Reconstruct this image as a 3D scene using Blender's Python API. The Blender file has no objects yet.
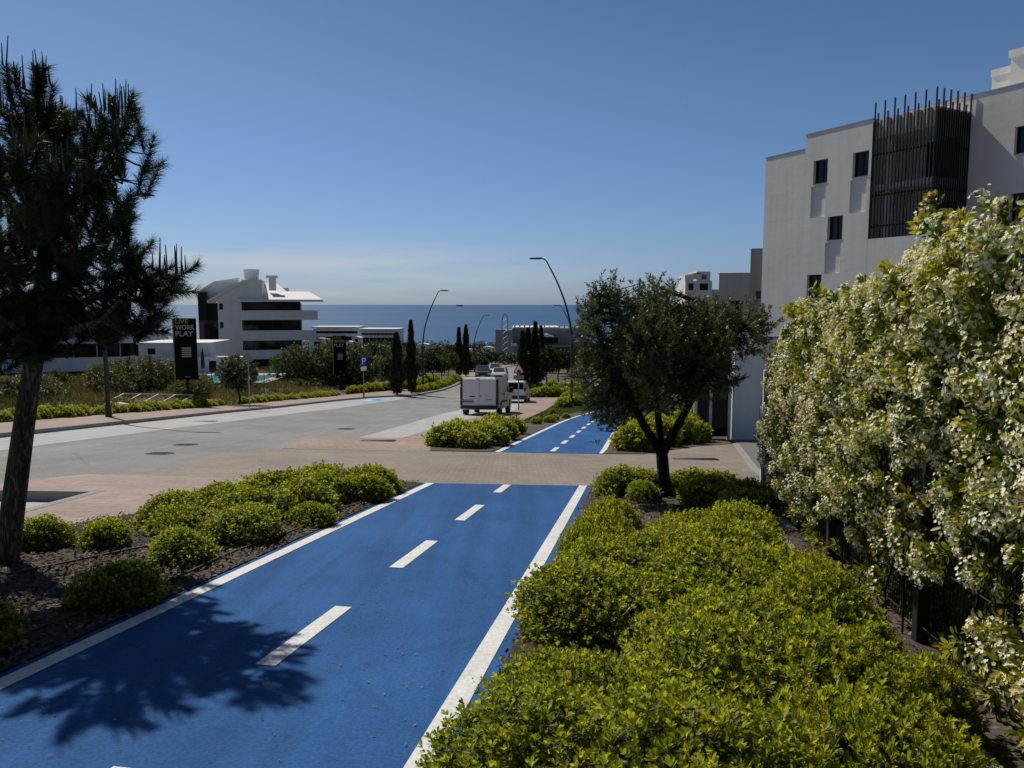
import bpy, bmesh, math, random
import numpy as np
from mathutils import Vector, Matrix
R = math.radians
random.seed(7); rng = np.random.default_rng(11)
scene = bpy.context.scene
col = scene.collection

# ------------------------------------------------------------------ terrain
KY = [-400, 0, 45, 60, 75, 90, 100, 120, 138, 170, 250, 350, 500, 800, 1200, 1300, 2000]
KZ = [40.4, 0, -4.545, -5.85, -6.85, -7.6, -8.15, -9.2, -10, -11.8, -16.4, -20.5, -25, -46, -75, -80, -85]
def tz(x, y):
    return np.interp(y, KY, KZ) - .0172 * np.clip(x, -60, 60)
def bank(x, y):                                   # rough hillside left of the far pavement
    m = np.clip((-17.5 - np.asarray(x)) / 3, 0, 1) * np.clip((np.asarray(y) - 8) / 8, 0, 1) * np.clip((150 - np.asarray(y)) / 30, 0, 1)
    return m * (.35 + .22 * np.sin(x * .7 + 1.3 * np.sin(y * .23)) * np.cos(y * .41 + .5) + .12 * np.sin(x * 1.9 + y * 1.3))
def gz(x, y): return float(tz(x, y) + bank(x, y))
F = 770.0; TH = R(5.93); CT, ST = math.cos(TH), math.sin(TH); CH = 1.75
def at(u, v, D):                                  # point at distance D seen at a pixel of the photograph (layout only)
    a = (u - 512) / F; b = (384 - v) / F
    t = D / (CT + b * ST)
    return Vector((t * a, D, CH + t * (-ST + b * CT)))
PD = (.168, .986)                                 # direction of the cycle path
def es(e, s): return (.986 * e + .168 * s, -.168 * e + .986 * s)

# ------------------------------------------------------------------ materials
def nodes(name):
    m = bpy.data.materials.new(name); m.use_nodes = True
    nt = m.node_tree; b = nt.nodes['Principled BSDF']; return m, nt, b
def N(nt, t, **kw):
    n = nt.nodes.new(t)
    for k, v in kw.items():
        if k in n.inputs: n.inputs[k].default_value = v
        else: setattr(n, k, v)
    return n
def coords(nt): return N(nt, 'ShaderNodeNewGeometry').outputs['Position']
def ocoords(nt): return N(nt, 'ShaderNodeTexCoord').outputs['Object']
def ramp(nt, fac, stops):
    r = N(nt, 'ShaderNodeValToRGB'); e = r.color_ramp.elements
    while len(e) < len(stops): e.new(.5)
    for i, (p, c) in enumerate(stops):
        e[i].position = p; e[i].color = (*c, 1) if len(c) == 3 else c
    nt.links.new(fac, r.inputs[0]); return r.outputs[0]
def mixc(nt, fac, a, b, mode='MIX'):
    m = N(nt, 'ShaderNodeMix', data_type='RGBA', blend_type=mode)
    for s, v in ((m.inputs[0], fac), (m.inputs[6], a), (m.inputs[7], b)):
        if hasattr(v, 'links'): nt.links.new(v, s)
        else: s.default_value = v if not isinstance(v, tuple) else (*v, 1)
    return m.outputs[2]
def noise(nt, co, scale, detail=4, rough=.6, out='Fac'):
    n = N(nt, 'ShaderNodeTexNoise', Scale=scale, Detail=detail, Roughness=rough)
    nt.links.new(co, n.inputs['Vector']); return n.outputs[out]
def bump(nt, b, h, strength=.3, dist=.01):
    n = N(nt, 'ShaderNodeBump', Strength=strength, Distance=dist)
    nt.links.new(h, n.inputs['Height']); nt.links.new(n.outputs[0], b.inputs['Normal'])
def mix_fac(nt, a, b, op='MULTIPLY'):
    m = N(nt, 'ShaderNodeMath', operation=op)
    for s, v in ((m.inputs[0], a), (m.inputs[1], b)):
        if hasattr(v, 'links'): nt.links.new(v, s)
        else: s.default_value = v
    return m.outputs[0]
def plain(name, c, rough=.6, metal=0, var=.12, scale=3, bs=0, bscale=80):
    m, nt, b = nodes(name); co = ocoords(nt)
    f = noise(nt, co, scale)
    lo = tuple(k * (1 - var) for k in c); hi = tuple(min(1, k * (1 + var)) for k in c)
    nt.links.new(ramp(nt, f, [(.3, lo), (.7, hi)]), b.inputs['Base Color'])
    b.inputs['Roughness'].default_value = rough; b.inputs['Metallic'].default_value = metal
    if bs: bump(nt, b, noise(nt, co, bscale, 3), bs, .01)
    return m
def ground_mat(name, c, var=.2, s1=.35, s2=60, speck=.25, rough=.9, bs=.3, streak=0, cracks=0, spec=.25):
    m, nt, b = nodes(name); co = coords(nt)
    lo = tuple(k * (1 - var) for k in c); hi = tuple(k * (1 + var) for k in c)
    a = ramp(nt, noise(nt, co, s1, 6, .65), [(.3, lo), (.7, hi)])
    g = ramp(nt, noise(nt, co, s2, 2), [(.3, (1 - speck,) * 3), (.7, (1 + speck,) * 3)])
    c2 = mixc(nt, 1.0, a, g, 'MULTIPLY')
    if streak:
        mp = N(nt, 'ShaderNodeMapping'); nt.links.new(co, mp.inputs[0]); mp.inputs['Scale'].default_value = (3, .15, 1); mp.inputs['Rotation'].default_value = (0, 0, R(9.7))
        st = ramp(nt, noise(nt, mp.outputs[0], 1.3, 5), [(.35, (1 - streak,) * 3), (.65, (1 + streak * .6,) * 3)])
        c2 = mixc(nt, 1.0, c2, st, 'MULTIPLY')
    if cracks:
        v = N(nt, 'ShaderNodeTexVoronoi', feature='DISTANCE_TO_EDGE', Scale=.35)
        w = mixc(nt, .12, co, noise(nt, co, 1.5, 4, .6, 'Color'))
        nt.links.new(w, v.inputs['Vector'])
        cr = ramp(nt, v.outputs['Distance'], [(0, (1 - cracks,) * 3), (.012, (1, 1, 1))])
        c2 = mixc(nt, 1.0, c2, cr, 'MULTIPLY')
    nt.links.new(c2, b.inputs['Base Color']); b.inputs['Roughness'].default_value = rough
    b.inputs['Specular IOR Level'].default_value = spec
    bump(nt, b, noise(nt, co, s2 * 1.7, 3), bs, .006)
    return m
def paver_mat(name, c1, c2, mortar, bw, bh, rot=0, var=.22):
    m, nt, b = nodes(name); co = coords(nt)
    mp = N(nt, 'ShaderNodeMapping'); nt.links.new(co, mp.inputs[0]); mp.inputs['Rotation'].default_value = (0, 0, rot)
    br = N(nt, 'ShaderNodeTexBrick', Scale=1.0)
    br.inputs['Brick Width'].default_value = bw; br.inputs['Row Height'].default_value = bh; br.inputs['Mortar Size'].default_value = .006
    br.inputs['Color1'].default_value = (*c1, 1); br.inputs['Color2'].default_value = (*c2, 1); br.inputs['Mortar'].default_value = (*mortar, 1)
    nt.links.new(mp.outputs[0], br.inputs['Vector'])
    d = ramp(nt, noise(nt, co, .5, 6, .7), [(.3, (1 - var,) * 3), (.7, (1 + var,) * 3)])
    d2 = ramp(nt, noise(nt, co, 9, 4), [(.3, (.85,) * 3), (.7, (1.12,) * 3)])
    c = mixc(nt, 1.0, mixc(nt, 1.0, br.outputs[0], d, 'MULTIPLY'), d2, 'MULTIPLY')
    nt.links.new(c, b.inputs['Base Color']); b.inputs['Roughness'].default_value = .85
    inv = N(nt, 'ShaderNodeMath', operation='SUBTRACT'); inv.inputs[0].default_value = 1; nt.links.new(br.outputs['Fac'], inv.inputs[1])
    bump(nt, b, inv.outputs[0], .5, .006)
    return m
def leaf_mat(name, stops, trans=.35, rough=.45, spec=.35):
    m, nt, b = nodes(name)
    a = N(nt, 'ShaderNodeAttribute', attribute_name='tone')
    c = ramp(nt, a.outputs['Fac'], stops)
    nt.links.new(c, b.inputs['Base Color']); b.inputs['Roughness'].default_value = rough
    b.inputs['Specular IOR Level'].default_value = spec
    if trans:
        t = N(nt, 'ShaderNodeBsdfTranslucent')
        nt.links.new(mixc(nt, 1.0, c, (1.25, 1.3, .5), 'MULTIPLY'), t.inputs[0])
        mx = N(nt, 'ShaderNodeMixShader', Fac=trans)
        nt.links.new(b.outputs[0], mx.inputs[1]); nt.links.new(t.outputs[0], mx.inputs[2])
        nt.links.new(mx.outputs[0], nt.nodes['Material Output'].inputs[0])
    return m
def bark_mat(name, c1, c2, sx=14):
    m, nt, b = nodes(name); co = ocoords(nt)
    mp = N(nt, 'ShaderNodeMapping'); nt.links.new(co, mp.inputs[0]); mp.inputs['Scale'].default_value = (1, 1, .2)
    f = noise(nt, mp.outputs[0], sx, 6, .7)
    w = mixc(nt, .28, mp.outputs[0], noise(nt, mp.outputs[0], sx * .8, 4, .6, 'Color'))
    v = N(nt, 'ShaderNodeTexVoronoi', feature='DISTANCE_TO_EDGE', Scale=sx * 2.8); nt.links.new(w, v.inputs['Vector'])
    cr = ramp(nt, v.outputs['Distance'], [(.0, (.55,) * 3), (.22, (1, 1, 1))])
    nt.links.new(mixc(nt, 1.0, ramp(nt, f, [(.35, c1), (.65, c2)]), cr, 'MULTIPLY'), b.inputs['Base Color'])
    b.inputs['Roughness'].default_value = .95; b.inputs['Specular IOR Level'].default_value = .2
    h = N(nt, 'ShaderNodeMath', operation='MINIMUM'); nt.links.new(v.outputs['Distance'], h.inputs[0]); h.inputs[1].default_value = .2
    bump(nt, b, h.outputs[0], 1, .12)
    return m
def stucco(name, c, streak=.06):
    m, nt, b = nodes(name); co = ocoords(nt)
    a = ramp(nt, noise(nt, co, .45, 6, .7), [(.3, tuple(k * .93 for k in c)), (.7, tuple(k * 1.05 for k in c))])
    mp = N(nt, 'ShaderNodeMapping'); nt.links.new(co, mp.inputs[0]); mp.inputs['Scale'].default_value = (2.5, 2.5, .12)
    s = ramp(nt, noise(nt, mp.outputs[0], 1.0, 5), [(.35, (1 - streak,) * 3), (.6, (1 + streak * .4,) * 3)])
    nt.links.new(mixc(nt, 1.0, a, s, 'MULTIPLY'), b.inputs['Base Color']); b.inputs['Roughness'].default_value = .9
    mp2 = N(nt, 'ShaderNodeMapping'); nt.links.new(co, mp2.inputs[0]); mp2.inputs['Scale'].default_value = (1, 1, 1.5)
    bump(nt, b, noise(nt, mp2.outputs[0], 1.7, 7, .7), .20, .05)
    return m
def glassy(name, c, rough=.06):
    m, nt, b = nodes(name); b.inputs['Base Color'].default_value = (*c, 1); b.inputs['Roughness'].default_value = rough
    b.inputs['Specular IOR Level'].default_value = .5
    return m

M = {}
M['terrain'] = ground_mat('dry_earth', (.105, .085, .055), .35, .25, 8, .3)
M['asphalt'] = ground_mat('asphalt', (.245, .242, .228), .17, .3, 45, .30, .85, .3, .10, .14)
M['concrete'] = ground_mat('concrete', (.42, .415, .40), .10, .6, 40, .10, .85, .2, .08)
M['slab'] = ground_mat('grey_slab', (.165, .163, .158), .10, .6, 40, .10, .8, .2)
M['kerbstone'] = ground_mat('kerbstone', (.30, .285, .27), .15, 1.5, 50, .12)
M['bluepaint'] = ground_mat('blue_path_coating', (.030, .108, .288), .20, .45, 55, .20, .85, .35, .16, .10, .12)
M['whitepaint'] = ground_mat('white_road_paint', (.70, .69, .66), .10, 2.2, 35, .16, .7, .2)
M['mulch'] = ground_mat('mulch', (.085, .066, .05), .35, 1.2, 30, .6, .95, 1.0)
M['lawn'] = ground_mat('lawn', (.06, .075, .02), .3, .8, 40, .35, .95, .6)
M['bedsoil'] = ground_mat('bed_soil', (.10, .085, .06), .3, .8, 25, .4, .95, .8)
M['paver_pink'] = paver_mat('pink_pavers', (.37, .275, .22), (.32, .235, .19), (.22, .18, .15), .4, .2)
M['paver_tan'] = paver_mat('tan_pavers', (.28, .232, .18), (.24, .20, .155), (.16, .14, .115), .2, .1, R(0))
M['paver_walk'] = paver_mat('footway_pavers', (.37, .255, .20), (.32, .22, .17), (.2, .16, .13), .2, .2, R(9))
M['wall'] = stucco('white_render', (.72, .70, .655))
M['wall_far'] = stucco('white_render_far', (.78, .755, .705), .04)
M['wall_grey'] = stucco('grey_render', (.36, .355, .34))
M['tower_shade_grey'] = stucco('shade_toned_render', (.15, .155, .165))  # grey render toned down: the stair tower's shade is put into the colour
M['concrete_grey'] = stucco('grey_concrete', (.30, .29, .28), .15)
M['roofwhite'] = plain('white_roof', (.80, .79, .77), .8, var=.06)
M['tile'] = plain('roof_tile', (.30, .17, .11), .9, var=.25, scale=6)
M['black'] = plain('black_metal', (.010, .010, .011), .7, .0)
M['darkmetal'] = plain('dark_metal', (.035, .037, .04), .45, .4)
M['greymetal'] = plain('grey_metal', (.34, .35, .36), .5, .5)
M['palemetal'] = plain('pale_metal', (.55, .55, .53), .5, .3)
M['glass'] = glassy('dark_glass', (.010, .013, .017)); M['glass'].node_tree.nodes['Principled BSDF'].inputs['Specular IOR Level'].default_value = .22
M['bluglass'] = glassy('blue_glass', (.05, .08, .12), .05)
M['carwhite'] = plain('white_car_paint', (.74, .72, .68), .3, var=.03)
M['cargrey'] = plain('grey_car_paint', (.12, .125, .135), .3, var=.05)
M['plastic'] = plain('black_plastic', (.025, .025, .027), .6)
M['rubber'] = plain('tyre_rubber', (.02, .02, .02), .9)
M['redlight'] = plain('red_lamp_glass', (.05, .008, .008), .25)
M['lamp'] = plain('clear_lamp_glass', (.6, .6, .6), .15)
M['signwhite'] = plain('sign_white', (.78, .78, .78), .5, var=.04)
M['signred'] = plain('sign_red', (.5, .03, .03), .5)
M['signblue'] = plain('sign_blue', (.02, .05, .30), .5)
M['signback'] = plain('sign_back', (.22, .225, .23), .55, .3)
M['signblack'] = plain('banner_black', (.008, .008, .009), .95); M['signblack'].node_tree.nodes['Principled BSDF'].inputs['Specular IOR Level'].default_value = .1
M['lime'] = plain('banner_lime', (.30, .36, .02), .6)
M['textgrey'] = plain('banner_grey', (.42, .42, .42), .6)
M['castiron'] = plain('cast_iron', (.125, .12, .112), .85, .1)
M['pool'] = glassy('pool_water', (.10, .42, .50), .08)
M['rock'] = plain('white_rock', (.75, .75, .73), .9, bs=.5, bscale=10)
M['hose'] = plain('drip_hose', (.06, .04, .03), .7)
M['chips'] = leaf_mat('bark_chips', [(0, (.035, .024, .017)), (.5, (.10, .075, .055)), (1, (.26, .21, .165))], 0, .9)
M['pine_bark'] = bark_mat('pine_bark', (.10, .075, .055), (.25, .19, .14), 9)
M['olive_bark'] = bark_mat('olive_bark', (.03, .027, .024), (.09, .08, .07), 18)
M['stem'] = bark_mat('shrub_stem', (.03, .025, .018), (.08, .065, .05), 30)
M['pitto'] = leaf_mat('shrub_leaf', [(0, (.025, .042, .006)), (.38, (.22, .255, .022)), (1, (.60, .58, .065))], .52)
M['pitto_dark'] = leaf_mat('old_shrub_leaf', [(0, (.024, .040, .006)), (.40, (.21, .24, .022)), (1, (.58, .56, .065))], .52)
M['jasmine'] = leaf_mat('jasmine_leaf', [(0, (.03, .048, .010)), (.5, (.15, .18, .025)), (1, (.48, .43, .05))], .42, .35)
M['petal'] = leaf_mat('jasmine_petal', [(0, (.66, .52, .22)), (.32, (.88, .80, .54)), (1, (.95, .91, .76))], .2, .6, .1)
M['pine_needle'] = leaf_mat('pine_needle', [(0, (.012, .022, .010)), (.6, (.032, .05, .018)), (1, (.085, .10, .028))], .15, .5)
M['candle'] = plain('pine_candle', (.10, .088, .04), .85)
M['olive_leaf'] = leaf_mat('olive_leaf', [(0, (.03, .042, .02)), (.55, (.10, .12, .055)), (1, (.27, .29, .16))], .32, .4)
M['tree_leaf'] = leaf_mat('tree_leaf', [(0, (.014, .024, .009)), (.6, (.045, .06, .02)), (1, (.11, .125, .04))], .25)
M['scrub_leaf'] = leaf_mat('scrub_leaf', [(0, (.04, .05, .022)), (.6, (.12, .13, .06)), (1, (.24, .24, .12))], .3)
M['broom_leaf'] = leaf_mat('broom_leaf', [(0, (.045, .05, .015)), (.6, (.125, .125, .035)), (1, (.26, .22, .06))], .3)
M['cypress_leaf'] = leaf_mat('cypress_leaf', [(0, (.009, .015, .007)), (.7, (.022, .034, .013)), (1, (.05, .062, .024))], .1)
M['straw'] = leaf_mat('dry_grass', [(0, (.08, .075, .03)), (.5, (.20, .155, .085)), (1, (.36, .28, .17))], .3, .8)
M['grassblade'] = leaf_mat('grass_blade', [(0, (.03, .05, .01)), (1, (.11, .14, .03))], .3, .6)
m, nt, b = nodes('sea_water'); co = coords(nt)
nt.links.new(ramp(nt, noise(nt, co, .0012, 5), [(.35, (.014, .070, .175)), (.7, (.026, .10, .225))]), b.inputs['Base Color'])
b.inputs['Roughness'].default_value = .45; b.inputs['Specular IOR Level'].default_value = .25
mp = N(nt, 'ShaderNodeMapping'); nt.links.new(co, mp.inputs[0]); mp.inputs['Scale'].default_value = (.3, 1, 1)
bump(nt, b, noise(nt, mp.outputs[0], .05, 6, .7), 1, 3.0)
M['sea'] = m

# ------------------------------------------------------------------ building blocks
def tag(o, label=None, cat=None, group=None, kind=None):
    if label: o['label'] = label
    if cat: o['category'] = cat
    if group: o['group'] = group
    if kind: o['kind'] = kind
    return o
def empty(name, loc, rz=0, label=None, cat=None, group=None):
    o = bpy.data.objects.new(name, None); col.objects.link(o)
    o.location = loc; o.rotation_euler = (0, 0, rz); o.empty_display_size = .3
    return tag(o, label, cat, group)
def copy_tree(o, parent=None):
    c = o.copy(); col.objects.link(c)
    if parent: c.parent = parent
    for ch in list(o.children): copy_tree(ch, c)
    return c
def link_mesh(name, me, mat, parent=None):
    o = bpy.data.objects.new(name, me); col.objects.link(o)
    if mat and not me.materials: me.materials.append(mat)
    if parent: o.parent = parent
    return o
class MB:
    def __init__(s): s.bm = bmesh.new()
    def box(s, x0, x1, y0, y1, z0, z1, bev=0, rot=None):
        r = bmesh.ops.create_cube(s.bm, size=1); vs = r['verts']
        bmesh.ops.scale(s.bm, verts=vs, vec=(x1 - x0, y1 - y0, z1 - z0))
        if bev:
            ed = list({e for v in vs for e in v.link_edges})
            g = bmesh.ops.bevel(s.bm, geom=ed, offset=bev, segments=1, affect='EDGES'); vs = list({v for f in g['faces'] for v in f.verts} | {v for v in vs if v.is_valid})
        if rot is not None: bmesh.ops.rotate(s.bm, verts=vs, cent=(0, 0, 0), matrix=rot)
        bmesh.ops.translate(s.bm, verts=vs, vec=((x0 + x1) / 2, (y0 + y1) / 2, (z0 + z1) / 2)); return s
    def tube(s, pts, rad, n=8, cap=True):
        pts = [Vector(p) for p in pts]
        rad = [float(rad)] * len(pts) if not hasattr(rad, "__len__") else [float(k) for k in rad]
        rings = []; up = Vector((.31, .17, .93))
        for i, p in enumerate(pts):
            d = (pts[min(i + 1, len(pts) - 1)] - pts[max(i - 1, 0)]).normalized()
            a = d.cross(up)
            if a.length < .05: a = d.cross(Vector((1, 0, 0)))
            a.normalize(); c = d.cross(a)
            rings.append([s.bm.verts.new(p + rad[i] * (math.cos(2 * math.pi * k / n) * a + math.sin(2 * math.pi * k / n) * c)) for k in range(n)])
        for A, B in zip(rings, rings[1:]):
            for k in range(n): s.bm.faces.new((A[k], A[(k + 1) % n], B[(k + 1) % n], B[k]))
        if cap: s.bm.faces.new(rings[0][::-1]); s.bm.faces.new(rings[-1])
        return s
    def prism(s, prof, a0, a1, axis='x', bev=0, taper=None):
        # prof in the other two axes; extruded from a0 to a1
        def mk(a, p):
            if axis == 'x': return (a, p[0], p[1])
            if axis == 'y': return (p[0], a, p[1])
            return (p[0], p[1], a)
        A = [s.bm.verts.new(mk(a0, p)) for p in prof]; B = [s.bm.verts.new(mk(a1, p)) for p in prof]
        fs = [s.bm.faces.new(A), s.bm.faces.new(B)]
        for i in range(len(prof)):
            j = (i + 1) % len(prof); fs.append(s.bm.faces.new((A[i], A[j], B[j], B[i])))
        bmesh.ops.recalc_face_normals(s.bm, faces=fs)
        if bev:
            ed = list({e for f in fs[:2] for e in f.edges})
            bmesh.ops.bevel(s.bm, geom=ed, offset=bev, segments=2, affect='EDGES')
        return s
    def quad(s, *ps):
        s.bm.faces.new([s.bm.verts.new(p) for p in ps]); return s
    def build(s, name, mat, parent=None, smooth=False):
        me = bpy.data.meshes.new(name); s.bm.normal_update(); s.bm.to_mesh(me); s.bm.free()
        if smooth:
            me.polygons.foreach_set('use_smooth', [True] * len(me.polygons))
        return link_mesh(name, me, mat, parent)
def sheet(name, pts, off, mat, skirt=0, smooth=False, kind='structure'):
    bm = bmesh.new()
    offf = off if callable(off) else (lambda x, y: off)
    bm.faces.new([bm.verts.new((x, y, 0)) for x, y in pts])
    ys = [p[1] for p in pts]; xs = [p[0] for p in pts]
    if callable(off): cuts = sorted(set([k for k in KY if min(ys) < k < max(ys)] + [min(ys) + .5 * k for k in range(int((max(ys) - min(ys)) / .5))]))
    else: cuts = [k for k in KY if min(ys) < k < max(ys)]
    for k in cuts:
        bmesh.ops.bisect_plane(bm, geom=bm.verts[:] + bm.edges[:] + bm.faces[:], plane_co=(0, k, 0), plane_no=(0, 1, 0), dist=1e-5)
    if callable(off):
        x = math.ceil(min(xs))
        while x < max(xs):
            bmesh.ops.bisect_plane(bm, geom=bm.verts[:] + bm.edges[:] + bm.faces[:], plane_co=(x, 0, 0), plane_no=(1, 0, 0), dist=1e-5); x += .5
    bmesh.ops.triangulate(bm, faces=bm.faces[:])
    for v in bm.verts: v.co.z = float(tz(v.co.x, v.co.y)) + offf(v.co.x, v.co.y)
    bm.normal_update()
    for f in bm.faces:
        if f.normal.z < 0: f.normal_flip()
    if skirt:
        be = [e for e in bm.edges if e.is_boundary]
        r = bmesh.ops.extrude_edge_only(bm, edges=be)
        for v in [g for g in r['geom'] if isinstance(g, bmesh.types.BMVert)]: v.co.z -= skirt
    me = bpy.data.meshes.new(name); bm.to_mesh(me); bm.free()
    o = link_mesh(name, me, mat); o['kind'] = kind
    return o
def np_mesh(name, V, Fa, mat, tone=None, parent=None, smooth=False):
    me = bpy.data.meshes.new(name); k = Fa.shape[1]
    me.vertices.add(len(V)); me.vertices.foreach_set('co', np.ascontiguousarray(V, np.float32).ravel())
    me.loops.add(Fa.size); me.loops.foreach_set('vertex_index', np.ascontiguousarray(Fa, np.int32).ravel())
    me.polygons.add(len(Fa)); me.polygons.foreach_set('loop_start', np.arange(0, Fa.size, k, dtype=np.int32))
    me.polygons.foreach_set('loop_total', np.full(len(Fa), k, np.int32))
    if smooth: me.polygons.foreach_set('use_smooth', np.ones(len(Fa), bool))
    if tone is not None:
        a = me.attributes.new('tone', 'FLOAT', 'POINT'); a.data.foreach_set('value', np.ascontiguousarray(tone, np.float32))
    me.update(calc_edges=True)
    return link_mesh(name, me, mat, parent)
def unit(v): return v / np.maximum(np.linalg.norm(v, axis=-1, keepdims=True), 1e-9)
def rand_dirs(n, r=rng): return unit(r.normal(size=(n, 3)))
SH = {  # leaf outlines: (across, along) then quads
    'obovate': ([(0, 0), (-.28, .4), (-.5, .78), (0, 1), (.5, .78), (.28, .4)], [(0, 3, 2, 1), (0, 5, 4, 3)]),
    'oval': ([(0, 0), (-.45, .33), (-.42, .68), (0, 1), (.42, .68), (.45, .33)], [(0, 3, 2, 1), (0, 5, 4, 3)]),
    'rhomb': ([(0, 0), (-.5, .5), (0, 1), (.5, .5)], [(0, 3, 2, 1)]),
    'needle': ([(-.5, 0), (.5, 0), (0, 1)], [(0, 1, 2)]),
}
def leaves_arrays(P, D, Nn, L, W, shape, tone, fold=.15, curl=0):
    D = unit(D); S = unit(np.cross(D, Nn)); Nn = np.cross(S, D)
    out, fa = SH[shape]; k = len(out); n = len(P)
    V = np.empty((n, k, 3), np.float32)
    for i, (a, l) in enumerate(out):
        V[:, i] = P + D * (l * L)[:, None] + S * (a * W)[:, None] + Nn * (abs(a) * fold * W + curl * (l * l) * L)[:, None]
    fa = np.array(fa); Fa = (np.arange(n)[:, None, None] * k + fa[None]).reshape(-1, fa.shape[1])
    return V.reshape(-1, 3), Fa, np.repeat(tone, k)
def join_arrays(parts):
    V = []; Fa = []; T = []; o = 0
    for v, f, t in parts: V.append(v); Fa.append(f + o); T.append(t); o += len(v)
    return np.concatenate(V), np.concatenate(Fa), np.concatenate(T)
def lumps(Dr, k, amp, r):
    c = rand_dirs(k, r); c[:, 2] = np.abs(c[:, 2]); w = r.uniform(.5, 1, k)
    d = Dr @ c.T
    return amp * np.tanh((w * np.exp((d - 1) * 14)).sum(1))

# ------------------------------------------------------------------ shrubs
def shrub_arrays(Rx, Ry, H, dens, Ll, seed, lv=8, shape='obovate', ntw=10, amp=.22, inner=.5):
    r = np.random.default_rng(seed)
    area = 2 * math.pi * ((Rx * Ry + 2 * H * (Rx + Ry) / 2) / 3)
    n = int(dens * area)
    d = rand_dirs(n, r); d[:, 2] = np.abs(d[:, 2]) ** .8; low = r.random(n) < .22; d[low, 2] = r.uniform(-.25, .15, low.sum()); d = unit(d)
    rad = .84 + lumps(d, ntw, amp, r) + r.normal(0, .05, n) + np.where(r.random(n) < .10, r.uniform(.03, .20, n), 0)
    gap = lumps(d, ntw * 2, 1.0, r); rad = rad - .10 * np.clip(1 - gap * 1.6, 0, 1)
    C = d * rad[:, None] * np.array([Rx, Ry, H]); C[:, 2] += .12 * H
    C[:, 2] = np.maximum(C[:, 2], .03)
    ax = unit(d * np.array([1 / Rx, 1 / Ry, 1 / H]) * H + np.array([0, 0, 1.0]) + r.normal(0, .28, (n, 3)))
    rt = np.clip(r.normal(.62, .2, n), .05, 1)
    parts = []
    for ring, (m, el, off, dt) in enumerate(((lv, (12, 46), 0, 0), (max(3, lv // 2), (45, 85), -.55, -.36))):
        P = np.repeat(C, m, 0); A = np.repeat(ax, m, 0); q = len(P)
        t = np.cross(A, rand_dirs(q, r)); t = unit(t)
        a = np.radians(r.uniform(*el, q))[:, None]
        D = A * np.cos(a) + t * np.sin(a)
        L = Ll * r.uniform(.7, 1.15, q)
        parts.append(leaves_arrays(P + A * (off * Ll + r.uniform(-.2, .1, q)[:, None] * Ll), D, A + rand_dirs(q, r) * .3, L, L * r.uniform(.30, .42, q), shape,
                                   np.clip(np.repeat(rt, m) + dt + r.normal(0, .13, q), 0, 1), .18, -.12))
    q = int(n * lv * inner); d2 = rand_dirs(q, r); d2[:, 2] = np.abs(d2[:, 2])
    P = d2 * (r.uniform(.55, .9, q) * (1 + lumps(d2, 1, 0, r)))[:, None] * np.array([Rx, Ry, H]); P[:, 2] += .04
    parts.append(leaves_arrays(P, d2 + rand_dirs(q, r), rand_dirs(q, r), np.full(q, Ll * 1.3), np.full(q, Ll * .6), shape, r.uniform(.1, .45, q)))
    return join_arrays(parts)
def stems(Rr, H, k, seed, rad=.012):
    r = random.Random(seed); mb = MB()
    for i in range(k):
        a = r.uniform(0, 6.28); q = r.uniform(.3, .75)
        mb.tube([(.05 * math.cos(a), .05 * math.sin(a), -.03), (Rr * q * .5 * math.cos(a), Rr * q * .5 * math.sin(a), H * .4), (Rr * q * math.cos(a), Rr * q * math.sin(a), H * .75)], [rad, rad * .8, rad * .5], 5)
    return mb
def shrub_proto(Rx, Ry, H, dens, Ll, seed, mat, lv=8, amp=.22, ntw=10, inner=.5):
    o = empty('shrub', (0, 0, 0)); V, Fa, T = shrub_arrays(Rx, Ry, H, dens, Ll, seed, lv, 'obovate', ntw, amp, inner)
    np_mesh('foliage', V, Fa, mat, T, o)
    stems(min(Rx, Ry), H, 9, seed).build('stem', M['stem'], o)
    return o
class Pool:
    """first use moves the prototype itself, later uses copy it"""
    def __init__(s, proto): s.p = proto; s.used = False
    def put(s, loc, rz, sc, label, cat, group=None, name=None):
        o = s.p if not s.used else copy_tree(s.p)
        s.used = True
        o.location = loc; o.rotation_euler = (0, 0, rz); o.scale = sc if hasattr(sc, '__len__') else (sc,) * 3
        for k in ('label', 'category', 'group'):
            if k in o: del o[k]
        return tag(o, label, cat, group)

# ------------------------------------------------------------------ trees
def ellipsoid_pts(cs, n, r, shell=.0):
    w = np.array([c[1][0] * c[1][1] * c[1][2] for c in cs]); w /= w.sum(); idx = r.choice(len(cs), n, p=w)
    d = rand_dirs(n, r) * (r.uniform(shell ** 3, 1, n) ** (1 / 3))[:, None]
    C = np.array([c[0] for c in cs])[idx]; S = np.array([c[1] for c in cs])[idx]
    return C + d * S, d, idx
def twig_leaves(C, A, per, tl, Ll, asp, r, shape='rhomb', tone=(.5, .22), spread=(35, 75)):
    n = len(C); P = np.repeat(C, per, 0); A2 = np.repeat(A, per, 0); q = len(P)
    f = r.uniform(0, 1, q)
    t = unit(np.cross(A2, rand_dirs(q, r))); a = np.radians(r.uniform(*spread, q))[:, None]
    D = A2 * np.cos(a) + t * np.sin(a); L = Ll * r.uniform(.7, 1.2, q)
    to = np.clip(np.repeat(r.normal(tone[0], tone[1], n), per) + r.normal(0, .12, q), 0, 1)
    return leaves_arrays(P + A2 * (f * tl)[:, None], D, rand_dirs(q, r), L, L * asp, shape, to)
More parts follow.
